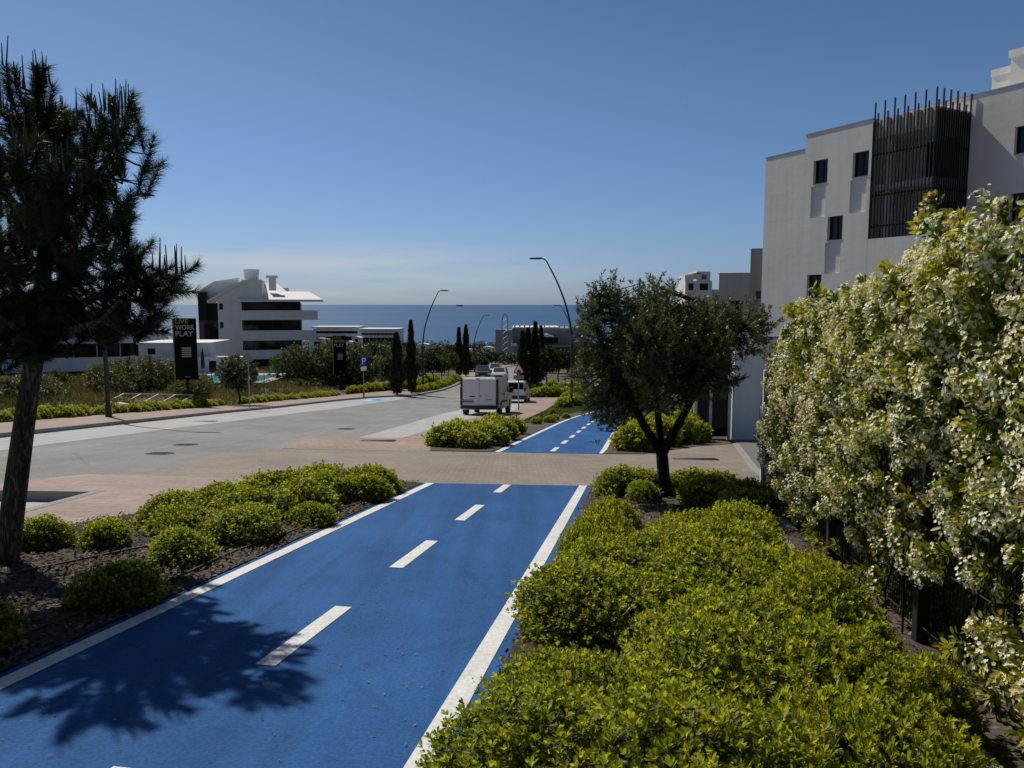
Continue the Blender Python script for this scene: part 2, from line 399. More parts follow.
def limb_mesh(paths, n=8):
    mb = MB()
    for pts, rad in paths:
        P = [Vector(p) for p in pts]; k = len(P)
        # smooth with Catmull-Rom
        out = []; rr = []
        for i in range(k - 1):
            p0, p1, p2, p3 = P[max(i - 1, 0)], P[i], P[i + 1], P[min(i + 2, k - 1)]
            for s in range(4):
                t = s / 4
                out.append(.5 * ((2 * p1) + (p2 - p0) * t + (2 * p0 - 5 * p1 + 4 * p2 - p3) * t * t + (3 * p1 - p0 - 3 * p2 + p3) * t ** 3)); rr.append(rad[i] * (1 - t) + rad[i + 1] * t)
        out.append(P[-1]); rr.append(rad[-1]); mb.tube(out, rr, n)
    return mb
def twigs_to(mb, C, anchors, r, rad=.006, n=4):
    An = np.array(anchors)
    for c in C:
        j = np.argmin(((An - c) ** 2).sum(1)); a = Vector(An[j]); c = Vector(c)
        m = a.lerp(c, .5) + Vector((r.normal(0, .04), r.normal(0, .04), -abs(r.normal(0, .05))))
        mb.tube([a, m, c], [rad * 1.8, rad * 1.2, rad * .6], n, False)
def sample_paths(paths):
    A = []
    for pts, rad in paths:
        for p, q in zip(pts, pts[1:]):
            for t in np.linspace(0, 1, 6): A.append(Vector(p).lerp(Vector(q), t))
    return [tuple(a) for a in A]
def crown_tree(name, H, trunk_h, blobs, nt, per, tl, Ll, asp, mat, seed, tr=.08, shape='rhomb', tone=(.5, .22), bark='olive_bark'):
    """tree prototype: tapered trunk with limbs into each crown mass, leaf sprays through the volume"""
    r = np.random.default_rng(seed); o = empty(name, (0, 0, 0))
    C, d, idx = ellipsoid_pts(blobs, nt, r, .35)
    A = unit(d * .8 + np.array([0, 0, .5]) + r.normal(0, .4, (nt, 3)))
    V, Fa, T = twig_leaves(C, A, per, tl, Ll, asp, r, shape, tone)
    np_mesh('crown', V, Fa, mat, T, o)
    paths = [([(0, 0, -.1), (.02 * H, .01, trunk_h * .6), (0, 0, trunk_h)], [tr, tr * .85, tr * .75])]
    for b_ in blobs:
        c = Vector(b_[0]); paths.append(([(0, 0, trunk_h * .9), tuple(Vector((0, 0, trunk_h)).lerp(c, .5) + Vector((0, 0, .05 * H))), tuple(c)], [tr * .7, tr * .45, tr * .15]))
    mb = limb_mesh(paths, 6); mb.build('trunk', M[bark], o, True)
    return o

# ================================================================== THE SETTING
xs = sorted(set([-3000, -1500, -800, -400, -200, -120, -80, 0, 10, 20, 35, 60, 100, 200, 400, 800, 1500, 3000, -60] + list(np.arange(-59, -16.5, 1.0)) + [-14, -8]))
ys = sorted(set(KY[:-1] + [-60, -20] + list(np.arange(4, 130, 2.0)) + list(np.arange(150, 500, 25)) + [600, 700, 1000]))
XX, YY = np.meshgrid(xs, ys); ZZ = tz(XX, YY) + bank(XX, YY) - .16
nx, ny = len(xs), len(ys)
I = (np.arange(ny - 1)[:, None] * nx + np.arange(nx - 1)[None]).ravel()
g = np_mesh('terrain', np.stack([XX.ravel(), YY.ravel(), ZZ.ravel()], 1), np.stack([I, I + 1, I + nx + 1, I + nx], 1), M['terrain'], None, None, True); g['kind'] = 'structure'
bm = bmesh.new(); bmesh.ops.create_grid(bm, x_segments=8, y_segments=8, size=1)
for v in bm.verts: v.co = (v.co.x * 70000, 35500 + v.co.y * 34600, -76)
me = bpy.data.meshes.new('sea'); bm.to_mesh(me); bm.free(); link_mesh('sea', me, M['sea'])['kind'] = 'structure'

KL = [(-13.75, -20), (-13.75, 36), (-13.45, 46), (-12.5, 55), (-11.5, 61), (-9.9, 63.2), (-8.2, 65.3), (-6.8, 76), (-6.2, 84), (-5.7, 100), (-4.6, 120), (-2.5, 145), (2, 175)]
SBK = [(-16.7, -20), (-16.6, 30), (-16.2, 42), (-15.2, 55), (-14, 62), (-12.3, 68), (-9.8, 76), (-9.0, 84), (-8.5, 100), (-7.2, 120), (-5.2, 145), (-1, 175)]
BE = [(-11.6, -20), (-11.5, 17), (-11.3, 22), (-11.1, 28), (-10.7, 38), (-10.2, 46), (-9.4, 53), (-8.8, 60), (-8.2, 65.3)]
def shift(L, dx): return [(x + dx, y) for x, y in L]
RB = [(-7.9, -20), (-7.9, 12), (-7.3, 13.0), (-6.6, 13.2), (-6.6, 17.2), (-5.65, 18.6), (-5.8, 21.4), (-4.6, 22), (-4.2, 29), (-3.7, 40), (-3.0, 46), (-1.6, 57), (-.6, 66), (.3, 70), (.9, 80), (1.2, 84)]
KR = [(-3.2, 22.3), (-2.5, 30), (-1.7, 36), (-.6, 38.8), (.1, 45), (.5, 52), (1.1, 58), (1.3, 63), (.7, 68), (.3, 70)]
SIDE = [(24, 87), (24, 97), (1.7, 98), (3, 120), (5.5, 145), (10, 175)]
sheet('road', BE[:-1] + KL[6:] + SIDE[::-1] + RB[::-1], 0, M['asphalt'])
sheet('parking_bay', KL[:7] + BE[::-1][1:], .004, M['concrete'])
sheet('parking_bay', RB[7:14] + KR[::-1], .004, M['concrete'])
sheet('parking_bay', [(-7.9, -20), (-6.15, -20), (-6.15, 11.05), (-7.9, 11.15)], -.12, M['concrete'])
m_b = ground_mat('blue_bay_paint', (.30, .43, .58), .25, .9, 30, .2)
sheet('parking_bay_marking', [(-12.4, 54.5), (-9.6, 54.5), (-9.3, 60.8), (-11.3, 60.8)], .008, m_b)
sheet('parking_bay_marking', [(-11.2, 56.6), (-10.6, 56.6), (-10.5, 58.4), (-11.0, 58.4)], .012, M['whitepaint'])
sheet('kerb', KL + shift(KL, -.16)[::-1], .13, M['kerbstone'], .16)
sheet('pavement', shift(KL, -.16) + SBK[::-1], .128, M['paver_walk'], .2)
sheet('pavement', [(-7.9, 11.15), (-7.9, 12), (-7.3, 13.0), (-1.9, 12.68), (-3.6, 11.9), (-4.6, 9.4), (-5.3, 8.1), (-5.7, 6), (-5.7, -20), (-6.0, -20), (-6.0, 11.15)], .03, M['paver_pink'], .2)
sheet('kerb', [(-6.15, -20), (-6.0, -20), (-6.0, 11.0), (-6.15, 11.0)], .034, M['kerbstone'], .16)
sheet('kerb', [(-7.9, 11.0), (-6.0, 11.0), (-6.0, 11.15), (-7.9, 11.15)], .034, M['kerbstone'], .16)
SR = [(-2.2, 20.6), (-1.2, 26), (.3, 32), (1.0, 38), (2.0, 46), (3.2, 56), (4.4, 64), (5.2, 72), (5.4, 82)]
rmp = lambda x, y: .02 + .03 * min(1, max(0, (y - 18.5) / 2))
sheet('pavement', [(-5.6, 18.5), (-5.8, 21.4), (-4.6, 22)] + shift(KR, .15) + [(.45, 71), (1.1, 80), (1.4, 84), (5.4, 84)] + SR[::-1] + [(-2.0, 18.5)], lambda x, y: rmp(x, y), M['paver_walk'], .2)
sheet('kerb', KR + shift(KR, .15)[::-1], .054, M['kerbstone'], .16)
cr = lambda x, y: .006 + .012 * min(1, max(0, (x + 7) / 3))
sheet('crossing', [(-6.6, 13.2), (-7.3, 13.0), (-1.9, 12.68), (1.25, 12.68), (1.3, 12.72), (3.25, 12.55), (3.8, 11.0), (4.1, 11.0), (4.93, 15.67), (6.5, 22.4), (5.2, 21.3), (3.2, 18.6), (2.2, 18.45), (-.37, 18.49), (-5.6, 18.5), (-6.6, 17.2)], cr, M['paver_tan'], .1)
sheet('slab_edging', [(4.1, 11.0), (4.93, 15.67), (6.5, 22.4), (6.68, 22.4), (5.1, 15.67), (4.27, 11.0)], .04, M['kerbstone'], .2)
sheet('gate_slab', [(4.27, 11.0), (5.1, 15.67), (6.68, 22.4), (6.9, 24.2), (20, 24.2), (12, 11.0)], .02, M['slab'], .2)
sheet('planting_strip', [es(1.88, -8), es(1.88, 9.6), es(2.9, 9.6), es(2.9, -8)], .03, M['mulch'])
sheet('terrace_paving', [(es(2.9, -8)), (es(2.9, 9.6)), (5.0, 10.9), (14, 10.9), (14, -8)], .05, M['concrete'], .2)
# cycle path
def bend(s): return .0028 * max(0, s - 31) ** 2
def band(e0, e1, s0, s1, st=2.0):
    ss = [s0 + (s1 - s0) * k / max(1, int(round((s1 - s0) / st))) for k in range(max(1, int(round((s1 - s0) / st))) + 1)]
    return [es(e0 + bend(s), s) for s in ss] + [es(e1 + bend(s), s) for s in ss[::-1]]
EL, ER = -3.60, -.80
def y_edge(e, y): return (y + .168 * e) / .986
A0 = [es(EL, -8), es(EL, y_edge(EL, 12.67)), es(ER, y_edge(ER, 12.67)), es(ER, -8)]
sheet('cycle_path', A0, .02, M['bluepaint'], .1)
pl = band(EL, ER, y_edge(EL, 18.5), 66); pl[-1] = es(ER, y_edge(ER, 18.46)); sheet('cycle_path', pl, .02, M['bluepaint'], .1)
for e in (-3.47, -.95):
    sheet('edge_line', [es(e - .065, -7.9), es(e - .065, y_edge(e, 12.66)), es(e + .065, y_edge(e, 12.66)), es(e + .065, -7.9)], .024, M['whitepaint'])
    sheet('edge_line', band(e - .065, e + .065, y_edge(e, 18.55), 66), .024, M['whitepaint'])
k = 0; s0 = -3.3
while s0 < 62:
    if not (11.6 < s0 < 18.3): sheet('centre_dash', band(-2.26, -2.13, s0, min(s0 + 1.22, 12.42) if s0 < 12 else s0 + 1.22), .024, M['whitepaint'])
    s0 += 2.465
# planting beds
def bed(name, pts, off, mat, amp, step):
    """bed of loose ground: a grid inside the outline with small relief"""
    o = sheet(name, pts, off, mat)
    bm = bmesh.new(); bm.from_mesh(o.data)
    for ax in (0, 1):
        lo = min(v.co[ax] for v in bm.verts); hi = max(v.co[ax] for v in bm.verts); c = max(lo, -6 if ax == 0 else 0)
        while c < hi:
            co_ = [0, 0, 0]; co_[ax] = c; no = [0, 0, 0]; no[ax] = 1
            bmesh.ops.bisect_plane(bm, geom=bm.verts[:] + bm.edges[:] + bm.faces[:], plane_co=co_, plane_no=no, dist=1e-5); c += step
    for v in bm.verts:
        if not v.is_boundary: v.co.z += amp * (math.sin(v.co.x * 7.1 + 2 * math.sin(v.co.y * 3.3)) * math.cos(v.co.y * 6.3 + v.co.x) + .5 * math.sin(v.co.x * 17 + v.co.y * 13))
    bm.to_mesh(o.data); bm.free(); o.data.polygons.foreach_set('use_smooth', [True] * len(o.data.polygons)); return o
LB = [es(EL, -8), es(EL, y_edge(EL, 12.66)), (-1.9, 12.66), (-3.6, 11.9), (-4.6, 9.4), (-5.3, 8.1), (-5.7, 6), (-5.7, -8)]
bed('mulch_bed', LB, .03, M['mulch'], .022, .16)
RBd = [es(ER, -8), es(ER, y_edge(ER, 12.66)), (1.3, 12.68), (3.25, 12.5), (3.8, 10.95), (4.1, 10.95), es(1.88, 9.6), es(1.88, -8)]
bed('mulch_bed', RBd, .03, M['mulch'], .022, .16)
sheet('bed_edging', [es(1.50, 0), es(1.50, 9.0), es(1.60, 9.0), es(1.60, 0)], .07, M['kerbstone'], .2)
sheet('bed_edging', [es(1.72, 9.2), es(1.72, 12.2), es(1.82, 12.2), es(1.82, 9.2)], .07, M['kerbstone'], .2)
MBd = [(-2.0, 18.52)] + SR[:5] + [es(EL + bend(s), s) for s in (46, 42, 38, 34, 30, 26, 22)] + [es(EL, y_edge(EL, 18.52))]
sheet('shrub_bed', MBd, .03, M['bedsoil'])
sheet('lawn', [(.2, 31.2), (.95, 37), (1.95, 45), (3.1, 55), (4.3, 63.5), (6.6, 63.5)] + [es(EL - .75 + bend(s), s) for s in (60, 54, 48, 44, 40, 36, 33)], .06, M['lawn'])
RB2 = [(2.2, 18.47), (3.2, 18.62), (5.2, 21.32), (6.5, 22.42), (6.8, 24.2), (10, 40)] + [es(ER + bend(s), s) for s in (42, 38, 34, 30, 26, 22)]
sheet('shrub_bed', RB2, .03, M['bedsoil'])
# ironwork in the road
def disc_cover(x, y, r, off, label):
    mb = MB(); mb.tube([(0, 0, -.02), (0, 0, .006)], [r, r], 20)
    for k in range(-2, 3): mb.box(-r * .7, r * .7, k * r * .3 - .015, k * r * .3 + .015, .006, .012)
    o = mb.build('manhole_cover', M['castiron']); o.location = (x, y, tz(x, y) + off); o.rotation_euler = (-math.atan(.101), 0, 0)
    tag(o, label, 'manhole cover')
disc_cover(-7.9, 17.0, .31, .003, 'round iron manhole cover in the asphalt, nearest to the pine trunk')
disc_cover(-8.3, 19.3, .31, .003, 'iron manhole cover in the asphalt between the lamp shadow and the paved crossing')
disc_cover(-5.8, 26.5, .34, .003, 'iron manhole cover in the asphalt beside the pale parking bay')
def grate(x, y, w, d, off, label, rz=0):
    o = empty('drain_grate', (x, y, tz(x, y) + off), rz, label, 'drain grate'); o.rotation_euler = (-math.atan(.101), 0, rz)
    mb = MB()
    for s in (-1, 1):
        mb.box(-w / 2, w / 2, s * d / 2 - .02, s * d / 2 + .02, -.03, .008); mb.box(s * w / 2 - .02, s * w / 2 + .02, -d / 2 + .02, d / 2 - .02, -.03, .008)
    mb.build('frame', M['darkmetal'], o); mb = MB(); n = int(w / .06)
    for k in range(n): mb.box(-w / 2 + .02 + (w - .04) * (k + .25) / n, -w / 2 + .02 + (w - .04) * (k + .6) / n, -d / 2 + .02, d / 2 - .02, -.03, .004)
    mb.build('bars', M['darkmetal'], o)
grate(4.25, 17.6, 1.0, .32, .022, 'long dark drain grate set in the tan paving by the grey slab')
grate(-3.7, 21.0, .9, .4, .055, 'dark drain grate in the pavers at the tip of the far bed')
grate(-11.9, 29.6, .8, .35, .006, 'dark gully grate in the pale bay beneath the lamp post shadow')

# ================================================================== STUFF ON THE GROUND
def in_poly(px, py, poly):
    c = np.zeros(len(px), bool); j = len(poly) - 1
    for i in range(len(poly)):
        xi, yi = poly[i]; xj, yj = poly[j]
        c ^= ((yi > py) != (yj > py)) & (px < (xj - xi) * (py - yi) / (yj - yi + 1e-12) + xi); j = i
    return c
def scatter(poly, n, ymin=-1, ymax=200, r=rng):
    a = np.array(poly); lo = a.min(0); hi = a.max(0); lo[1] = max(lo[1], ymin); hi[1] = min(hi[1], ymax)
    p = r.uniform(lo, hi, (n, 2)); return p[in_poly(p[:, 0], p[:, 1], poly)]
def chips(poly, n, off, name):
    p = scatter(poly, n, 1.5, 13); q = len(p)
    P = np.stack([p[:, 0], p[:, 1], tz(p[:, 0], p[:, 1]) + off + rng.uniform(0, .03, q)], 1)
    D = rand_dirs(q); D[:, 2] *= .35
    o = np_mesh(name, *leaves_arrays(P, D, np.array([0, 0, 1.]) + rand_dirs(q) * .5, rng.uniform(.025, .075, q), rng.uniform(.012, .035, q), 'rhomb', np.clip(rng.normal(.42, .28, q), 0, 1))[:2], M['chips'], np.repeat(np.clip(rng.normal(.42, .28, q), 0, 1), 4))
    o['kind'] = 'stuff'
chips(LB, 42000, .035, 'wood_chips'); chips(RBd, 16000, .035, 'wood_chips')
p = np.concatenate([np.stack(es(rng.uniform(-3.5, -.85, 420), rng.uniform(2, 12.4, 420)), 1), np.stack([rng.uniform(-6, 3, 160), rng.uniform(13, 18, 160)], 1)]); q = len(p)
o = np_mesh('leaf_litter', *leaves_arrays(np.stack([p[:, 0], p[:, 1], tz(p[:, 0], p[:, 1]) + .03], 1), rand_dirs(q) * np.array([1, 1, .15]), np.array([0, 0, 1.]) + rand_dirs(q) * .3, rng.uniform(.012, .035, q), rng.uniform(.006, .014, q), 'rhomb', np.zeros(q))[:2], M['chips'], np.repeat(rng.uniform(.3, 1, q), 4)); o['kind'] = 'stuff'
# dry grass on the bank and behind the far pavement
n = 36000
gx = rng.uniform(-52, -16.9, n); gy = rng.uniform(22, 118, n)
keep = (gx < np.interp(gy, [y for x, y in SBK], [x for x, y in SBK]) - .3) & (np.sin(gx * .55 + np.sin(gy * .3)) * np.cos(gy * .37) + rng.normal(0, .5, n) > -.25)
gx, gy = gx[keep], gy[keep]; n = len(gx)
P = np.stack([gx, gy, tz(gx, gy) + bank(gx, gy) - .08], 1)
P = np.repeat(P, 5, 0) + rng.normal(0, .16, (n * 5, 3)) * np.array([1, 1, 0]); q = len(P)
D = np.array([0, 0, 1.]) + rng.normal(0, .42, (q, 3)); tn = np.clip(np.repeat(.35 + .3 * np.sin(gx * .4 + gy * .21) + rng.normal(0, .15, n), 5) + rng.normal(0, .1, q), 0, 1)
V, Fa, T = leaves_arrays(P, D, rand_dirs(q), rng.uniform(.18, .6, q), rng.uniform(.035, .07, q), 'needle', tn)
np_mesh('dry_grass', V, Fa, M['straw'], T)['kind'] = 'stuff'
LP = [(.2, 31.2), (.95, 37), (1.95, 45), (3.1, 55), (4.3, 63.5), (6.6, 63.5)] + [es(EL - .75 + bend(s), s) for s in (60, 54, 48, 44, 40, 36, 33)]
p = scatter(LP, 30000); q = len(p)
V, Fa, T = leaves_arrays(np.stack([p[:, 0], p[:, 1], tz(p[:, 0], p[:, 1]) + .05], 1), np.array([0, 0, 1.]) + rng.normal(0, .4, (q, 3)), rand_dirs(q), rng.uniform(.05, .12, q), np.full(q, .03), 'needle', np.clip(rng.normal(.4, .25, q), 0, 1))
np_mesh('grass', V, Fa, M['grassblade'], T)['kind'] = 'stuff'
# drip hoses on the left bed
for i, (L, lab) in enumerate((([es(-3.95, 3.6), es(-3.9, 4.6), es(-3.78, 5.6), es(-3.82, 6.6), es(-3.74, 7.8), es(-3.8, 9), es(-3.74, 10.2), es(-3.78, 11.6)], 'thin brown drip hose along the edge of the blue cycle path'),
              ([(-4.9, 5.0), (-4.3, 6.0), (-3.85, 6.9), (-3.5, 7.5), (-3.1, 8.0), (-2.8, 8.8)], 'thin brown drip hose across the middle of the left mulch bed'),
              ([(-5.3, 6.0), (-4.75, 7.2), (-4.3, 7.9), (-3.9, 8.6), (-3.6, 9.5)], 'thin brown drip hose along the pavement side of the left mulch bed'))):
    mb = limb_mesh([([(x + .03 * math.sin(y * 5), y, tz(x, y) + .065) for x, y in L], [.011] * len(L))], 6)
    tag(mb.build('drip_hose', M['hose'], None, True), lab, 'hose')

# ================================================================== SHRUBS
big = [Pool(shrub_proto(.66, .62, .60, 1000, .044, 100 + k, M['pitto'], 8, .26, 12)) for k in range(4)]
GN = 'lime green dwarf shrubs massed beside the cycle path'
spots = [(-.36, 2.05, .54), (.22, 1.9, .58), (.78, 2.05, .46), (-.34, 2.7, .52), (.26, 2.65, .58), (.84, 2.85, .46), (-.34, 3.42, .46), (.40, 3.4, .54), (.94, 3.6, .46),
         (-.30, 5.15, .54), (.56, 4.4, .56), (1.02, 4.75, .46), (-.30, 5.9, .46), (.52, 5.5, .58), (1.02, 5.7, .46), (.16, 6.35, .52), (.76, 6.4, .52), (-.34, 6.6, .36), (.34, 7.1, .46), (.90, 7.2, .44),
         (-.30, 7.3, .36), (.50, 7.75, .36), (1.0, 7.9, .36), (.05, 1.2, .5), (.65, 1.2, .45)]
for i, (e, s, r_) in enumerate(spots):
    x, y = es(e, s)
    big[i % 4].put((x, y, tz(x, y) + .02), i * 1.3, (r_ / .66, r_ / .66, (.40 + .13 * math.sin(i * 2.1) ** 2) / .60), 'dense lime green dwarf shrub merging into the big mass between path and flowering hedge', 'shrub', GN)
mid = [Pool(shrub_proto(.46, .44, .46, 760, .045, 200 + k, M['pitto_dark'], 7, .28, 9)) for k in range(3)]
for i, (x, y, r_, h_, lab) in enumerate((
    (1.65, 11.65, .42, .45, 'small dark rounded shrub at the corner of blue path and tan crossing'),
    (2.05, 11.9, .46, .42, 'lighter small shrub just left of the olive trunk'),
    (1.95, 11.15, .30, .30, 'smallest low shrub on bare mulch left of the olive trunk'),
    (2.75, 11.75, .46, .42, 'yellowish shrub right behind the olive trunk by the crossing'),
    (3.2, 11.75, .44, .42, 'rounded shrub under the olive nearest the grey gate slab'),
    (2.85, 10.85, .52, .42, 'shaded dark shrub right of the olive trunk, in front of the yellowish one'),
    (3.3, 10.65, .44, .40, 'shaded shrub between the olive and the end of the flowering hedge'),
    (3.15, 9.9, .48, .40, 'dark shrub against the bed edging near the hedge foot'))):
    mid[i % 3].put((x, y, tz(x, y) + .02), i * 2.1, (r_ / .46 * .95, r_ / .46 * .95, h_ / .46 * .85), lab, 'shrub', 'small shrubs around the olive tree')
for i, (e, s_, r_, lab) in enumerate(((1.36, 3.85, .29, 'small green shrub squeezed between the bed edging and the fence, nearest of three'), (1.38, 4.9, .24, 'small green shrub squeezed between the bed edging and the fence, middle of three'), (1.40, 6.6, .24, 'small green shrub squeezed between the bed edging and the fence, farthest of three'))):
    x, y = es(e, s_); mid[i % 3].put((x, y, tz(x, y) + .02), i * 1.1, (r_ / .46, r_ / .46, r_ * 1.2 / .46), lab, 'shrub', 'small shrubs along the fence foot')
for i, (x, y, r_, h_, lab) in enumerate((
    (-4.62, 7.35, .40, .42, 'bushy shrub growing right against the pine trunk'),
    (-4.05, 7.45, .36, .40, 'lone round shrub between pine trunk and the big left clump'),
    (-2.95, 5.55, .42, .42, 'dark shrub in the pine shade close to the white edge line'),
    (-3.05, 6.9, .44, .42, 'nearest sunlit shrub of the left clump'),
    (-3.45, 4.55, .45, .45, 'shaded shrub at the left picture edge, the nearer one'),
    (-4.05, 5.35, .42, .45, 'shaded shrub at the left picture edge, behind the nearer one'),
    (-3.85, 8.75, .42, .44, 'shrub at the left tip of the big left clump by the pink pavers'),
    (-3.45, 8.15, .40, .40, 'shrub filling the left middle of the big left clump'),
    (-2.75, 7.95, .46, .44, 'shrub of the left clump in the gap behind its nearest sunlit shrub'),
    (-2.25, 8.85, .28, .30, 'smallest low shrub in front of the left clump'),
    (-3.6, 9.6, .44, .46, 'rear shrub of the left clump beside the pink pavers'),
    (-3.0, 9.15, .46, .48, 'shrub in the heart of the left clump'),
    (-2.6, 9.8, .50, .50, 'broad shrub on the path side of the left clump'),
    (-3.1, 10.5, .50, .56, 'tallest shrub at the back of the left clump'),
    (-2.45, 10.7, .48, .52, 'second shrub from the crossing end of the left clump'),
    (-1.98, 10.7, .38, .44, 'shrub of the left clump touching the white edge line'),
    (-2.05, 11.55, .46, .52, 'shrub at the crossing end of the left clump'),
    (-2.75, 11.3, .46, .52, 'rear shrub near the crossing end of the left clump'))):
    x -= .12 if i >= 6 else 0
    mid[i % 3].put((x, y, tz(x, y) + .02), i * 1.7, (r_ / .46 * (.74 if i < 6 else 1.0) * (1 + .15 * math.sin(i * 3.1)), r_ / .46 * (.70 if i < 6 else .98) * (1 - .12 * math.sin(i * 3.1)), h_ / .46 * (.66 if i < 6 else .72)), lab, 'shrub', 'shrubs in the left mulch bed')
far = [Pool(shrub_proto(.55, .55, .6, 230, .085, 300 + k, M['pitto'], 6, .25, 8)) for k in range(3)]
def far_row(pts, lab, grp, r0=.55, h0=.55):
    for i, (x, y) in enumerate(pts):
        s_ = rng.uniform(.85, 1.2)
        far[i % 3].put((x, y, gz(x, y) + .06), i * 2.3, (s_ * r0 / .55, s_ * r0 / .55, h0 / .6 * rng.uniform(.85, 1.2)), lab, 'shrub', grp)
far_row([(-1.7, 20.0), (-1.1, 19.7), (-.6, 20.6), (-1.5, 21.2), (-.8, 21.8), (-1.1, 23.0), (-.3, 22.6), (-.5, 24.2), (.0, 25.2), (-.6, 25.6), (-1.6, 22.3)],
        'lime green shrub in the long clump between the footway and the far blue path', 'shrubs between footway and far path', .52, .42)
far_row([(1.0, 31.2), (1.6, 32.6), (1.9, 34.8), (2.6, 36.6), (2.1, 40)], 'small shrub spaced along the lawn edge of the far blue path', 'small shrubs along the lawn edge', .24, .22)
far_row([(3.2, 19.7), (3.5, 20.6), (3.9, 21.8), (4.2, 21.2), (4.4, 21.9), (5.0, 22.4), (5.5, 23.1), (4.5, 23.2), (4.2, 22.6), (5.0, 24.0), (5.7, 24.2)],
        'lime green shrub in the clump behind the olive trunk, beyond the tan crossing', 'shrubs beyond the crossing behind the olive', .52, .58)
far_row([(4.9, 27), (5.4, 29), (5.6, 31.5), (6.2, 34), (7.0, 37), (6.6, 29), (7.4, 32)], 'shrub along the right edge of the far blue path beyond the olive', 'shrubs along the right edge of the far path', .6, .7)
far_row([(3.4, 50), (4.2, 52.5), (4.6, 55), (5.2, 58), (4.3, 58.5), (5.6, 61)], 'lime green shrub at the foot of the tall right street lamp', 'shrubs at the foot of the right lamp', .6, .6)
far_row([(1.9, 66), (2.8, 66.6), (3.7, 67.0), (4.7, 67.4), (5.7, 68), (1.6, 72), (1.8, 75), (2.6, 74), (6.6, 70), (7.4, 72), (4.2, 80), (5.4, 81), (6.6, 82), (7.8, 82.5)], 'low shrub around the cypress group where the footway ends', 'low shrubs round the cypress group', .75, .7)
row = []
for y in np.arange(25.5, 62.5, .62):
    if 33.0 < y < 33.3 or 43.4 < y < 46.3: continue
    row.append((np.interp(y, [q[1] for q in SBK], [q[0] for q in SBK]) - .35 + rng.normal(0, .12), y))
far_row(row, 'low lime green shrub in the row behind the far pavement, below the dry bank', 'shrubs in the row behind the far pavement', .42, .36)
far_row([(np.interp(y, [q[1] for q in KL], [q[0] for q in KL]) - .95, y) for y in np.arange(69, 96, 1.15)], 'low lime green shrub in the kerbside strip beyond the left cypresses', 'shrubs in the kerbside strip beyond the cypresses', .55, .6)
far_row([(np.interp(y, [q[1] for q in SBK], [q[0] for q in SBK]) - .9, y) for y in np.arange(66, 96, 1.4)], 'low lime green shrub along the inner side of the footway beyond the left cypresses', 'shrubs along the inner side of the far footway', .6, .6)

# ================================================================== FLOWERING HEDGE AND FENCE
def hn(a, b, k): return np.sin(a * 1.7 + k) * np.cos(b * 2.3 + k * 1.7) + .6 * np.sin(a * 4.1 + 1.3 * b + k * 2) * np.cos(b * 4.7 - a + k) + .35 * np.sin(a * 9.3 - 2 * b + k) * np.sin(b * 8.1 + k * .3)
def top_h(s): return np.interp(s, [0, 3.6, 4.4, 5.0, 5.35, 6.6, 8.5, 10.5, 12.4], [2.42, 2.48, 2.60, 2.58, 2.46, 2.58, 2.48, 2.36, 2.18]) + .07 * np.sin(s * 5.3) + .05 * np.sin(s * 11.7 + 1)
def face_e(s, h): return 1.68 + .30 * np.clip((s - 8.5) / 3, 0, 1) - .13 * hn(s, h, .4) - .10 * np.interp(h, [0, .8, 2, 3], [-1.1, 0, .6, -.2])
def cover(s, h):
    low = np.clip((1.30 - h) / .9, 0, 1) * np.interp(s, [0, 3.4, 4.6, 7.0, 8.5, 10, 12.4], [.15, .3, .75, .80, .5, .3, .2])
    return np.clip(1.0 - 1.25 * low + .55 * hn(s * 1.3, h * 1.5, 2.1) * np.clip(1.4 - h * .35, .3, 1) * .6, 0, 1)
r = np.random.default_rng(5)
hb = empty('flowering_hedge', (*es(1.8, 6), tz(*es(1.8, 6))), 0, 'tall climbing hedge covered in white star blossoms over the dark fence', 'hedge')
hb_inv = -np.array(hb.location)
def hedge_points(n, deep):
    s = r.uniform(.6, 12.0, n); h = r.uniform(.02, 2.95, n)
    k = (h < top_h(s)) & (r.random(n) < cover(s, h)); s, h = s[k], h[k]
    e = face_e(s, h) + deep * r.random(len(s)) ** 1.2
    over = np.clip((h - top_h(s) + .25) / .25, 0, 1); e = e + over * .22
    xy = np.stack(es(e, s), 1); return s, h, e, np.stack([xy[:, 0], xy[:, 1], tz(xy[:, 0], xy[:, 1]) + .05 + h], 1)
OUT = np.array([-.986, .168, 0.])
s, h, e, Pc = hedge_points(3600, .02); nc = len(s)
outd = unit(OUT + np.stack([np.zeros(nc), np.zeros(nc), np.clip((h - top_h(s) + .35) * 2.4, -.25, 1.6)], 1) + r.normal(0, .28, (nc, 3)))
Pc = Pc + outd * (r.uniform(-.10, .13, nc) + .07 * hn(s * 2.6, h * 2.6, 5))[:, None]
cr_ = r.uniform(.055, .115, nc); ctone = np.clip(.50 + .20 * hn(s * 1.4, h * 1.4, 1) + r.normal(0, .18, nc), .08, 1)
per = 34; q = nc * per; o_ = np.repeat(outd, per, 0)
D = unit(o_ * .9 + rand_dirs(q, r) * .95); P = np.repeat(Pc, per, 0) + D * (r.random(q) * np.repeat(cr_, per))[:, None] - o_ * .03
L = r.uniform(.034, .062, q)
la = leaves_arrays(P, D + rand_dirs(q, r) * .4, o_ + np.array([0, 0, .5]) + r.normal(0, .4, (q, 3)), L, L * .46, 'oval', np.clip(np.repeat(ctone, per) + r.normal(0, .16, q), 0, 1), .2, -.1)
s2 = r.uniform(.6, 12.2, 60000); h2 = r.uniform(.0, 2.6, 60000); k_ = h2 < top_h(s2) - .1; s2, h2 = s2[k_], h2[k_]
P2 = np.stack([*es(r.uniform(1.95, 2.4, len(s2)), s2), h2], 1); P2[:, 2] += tz(P2[:, 0], P2[:, 1])
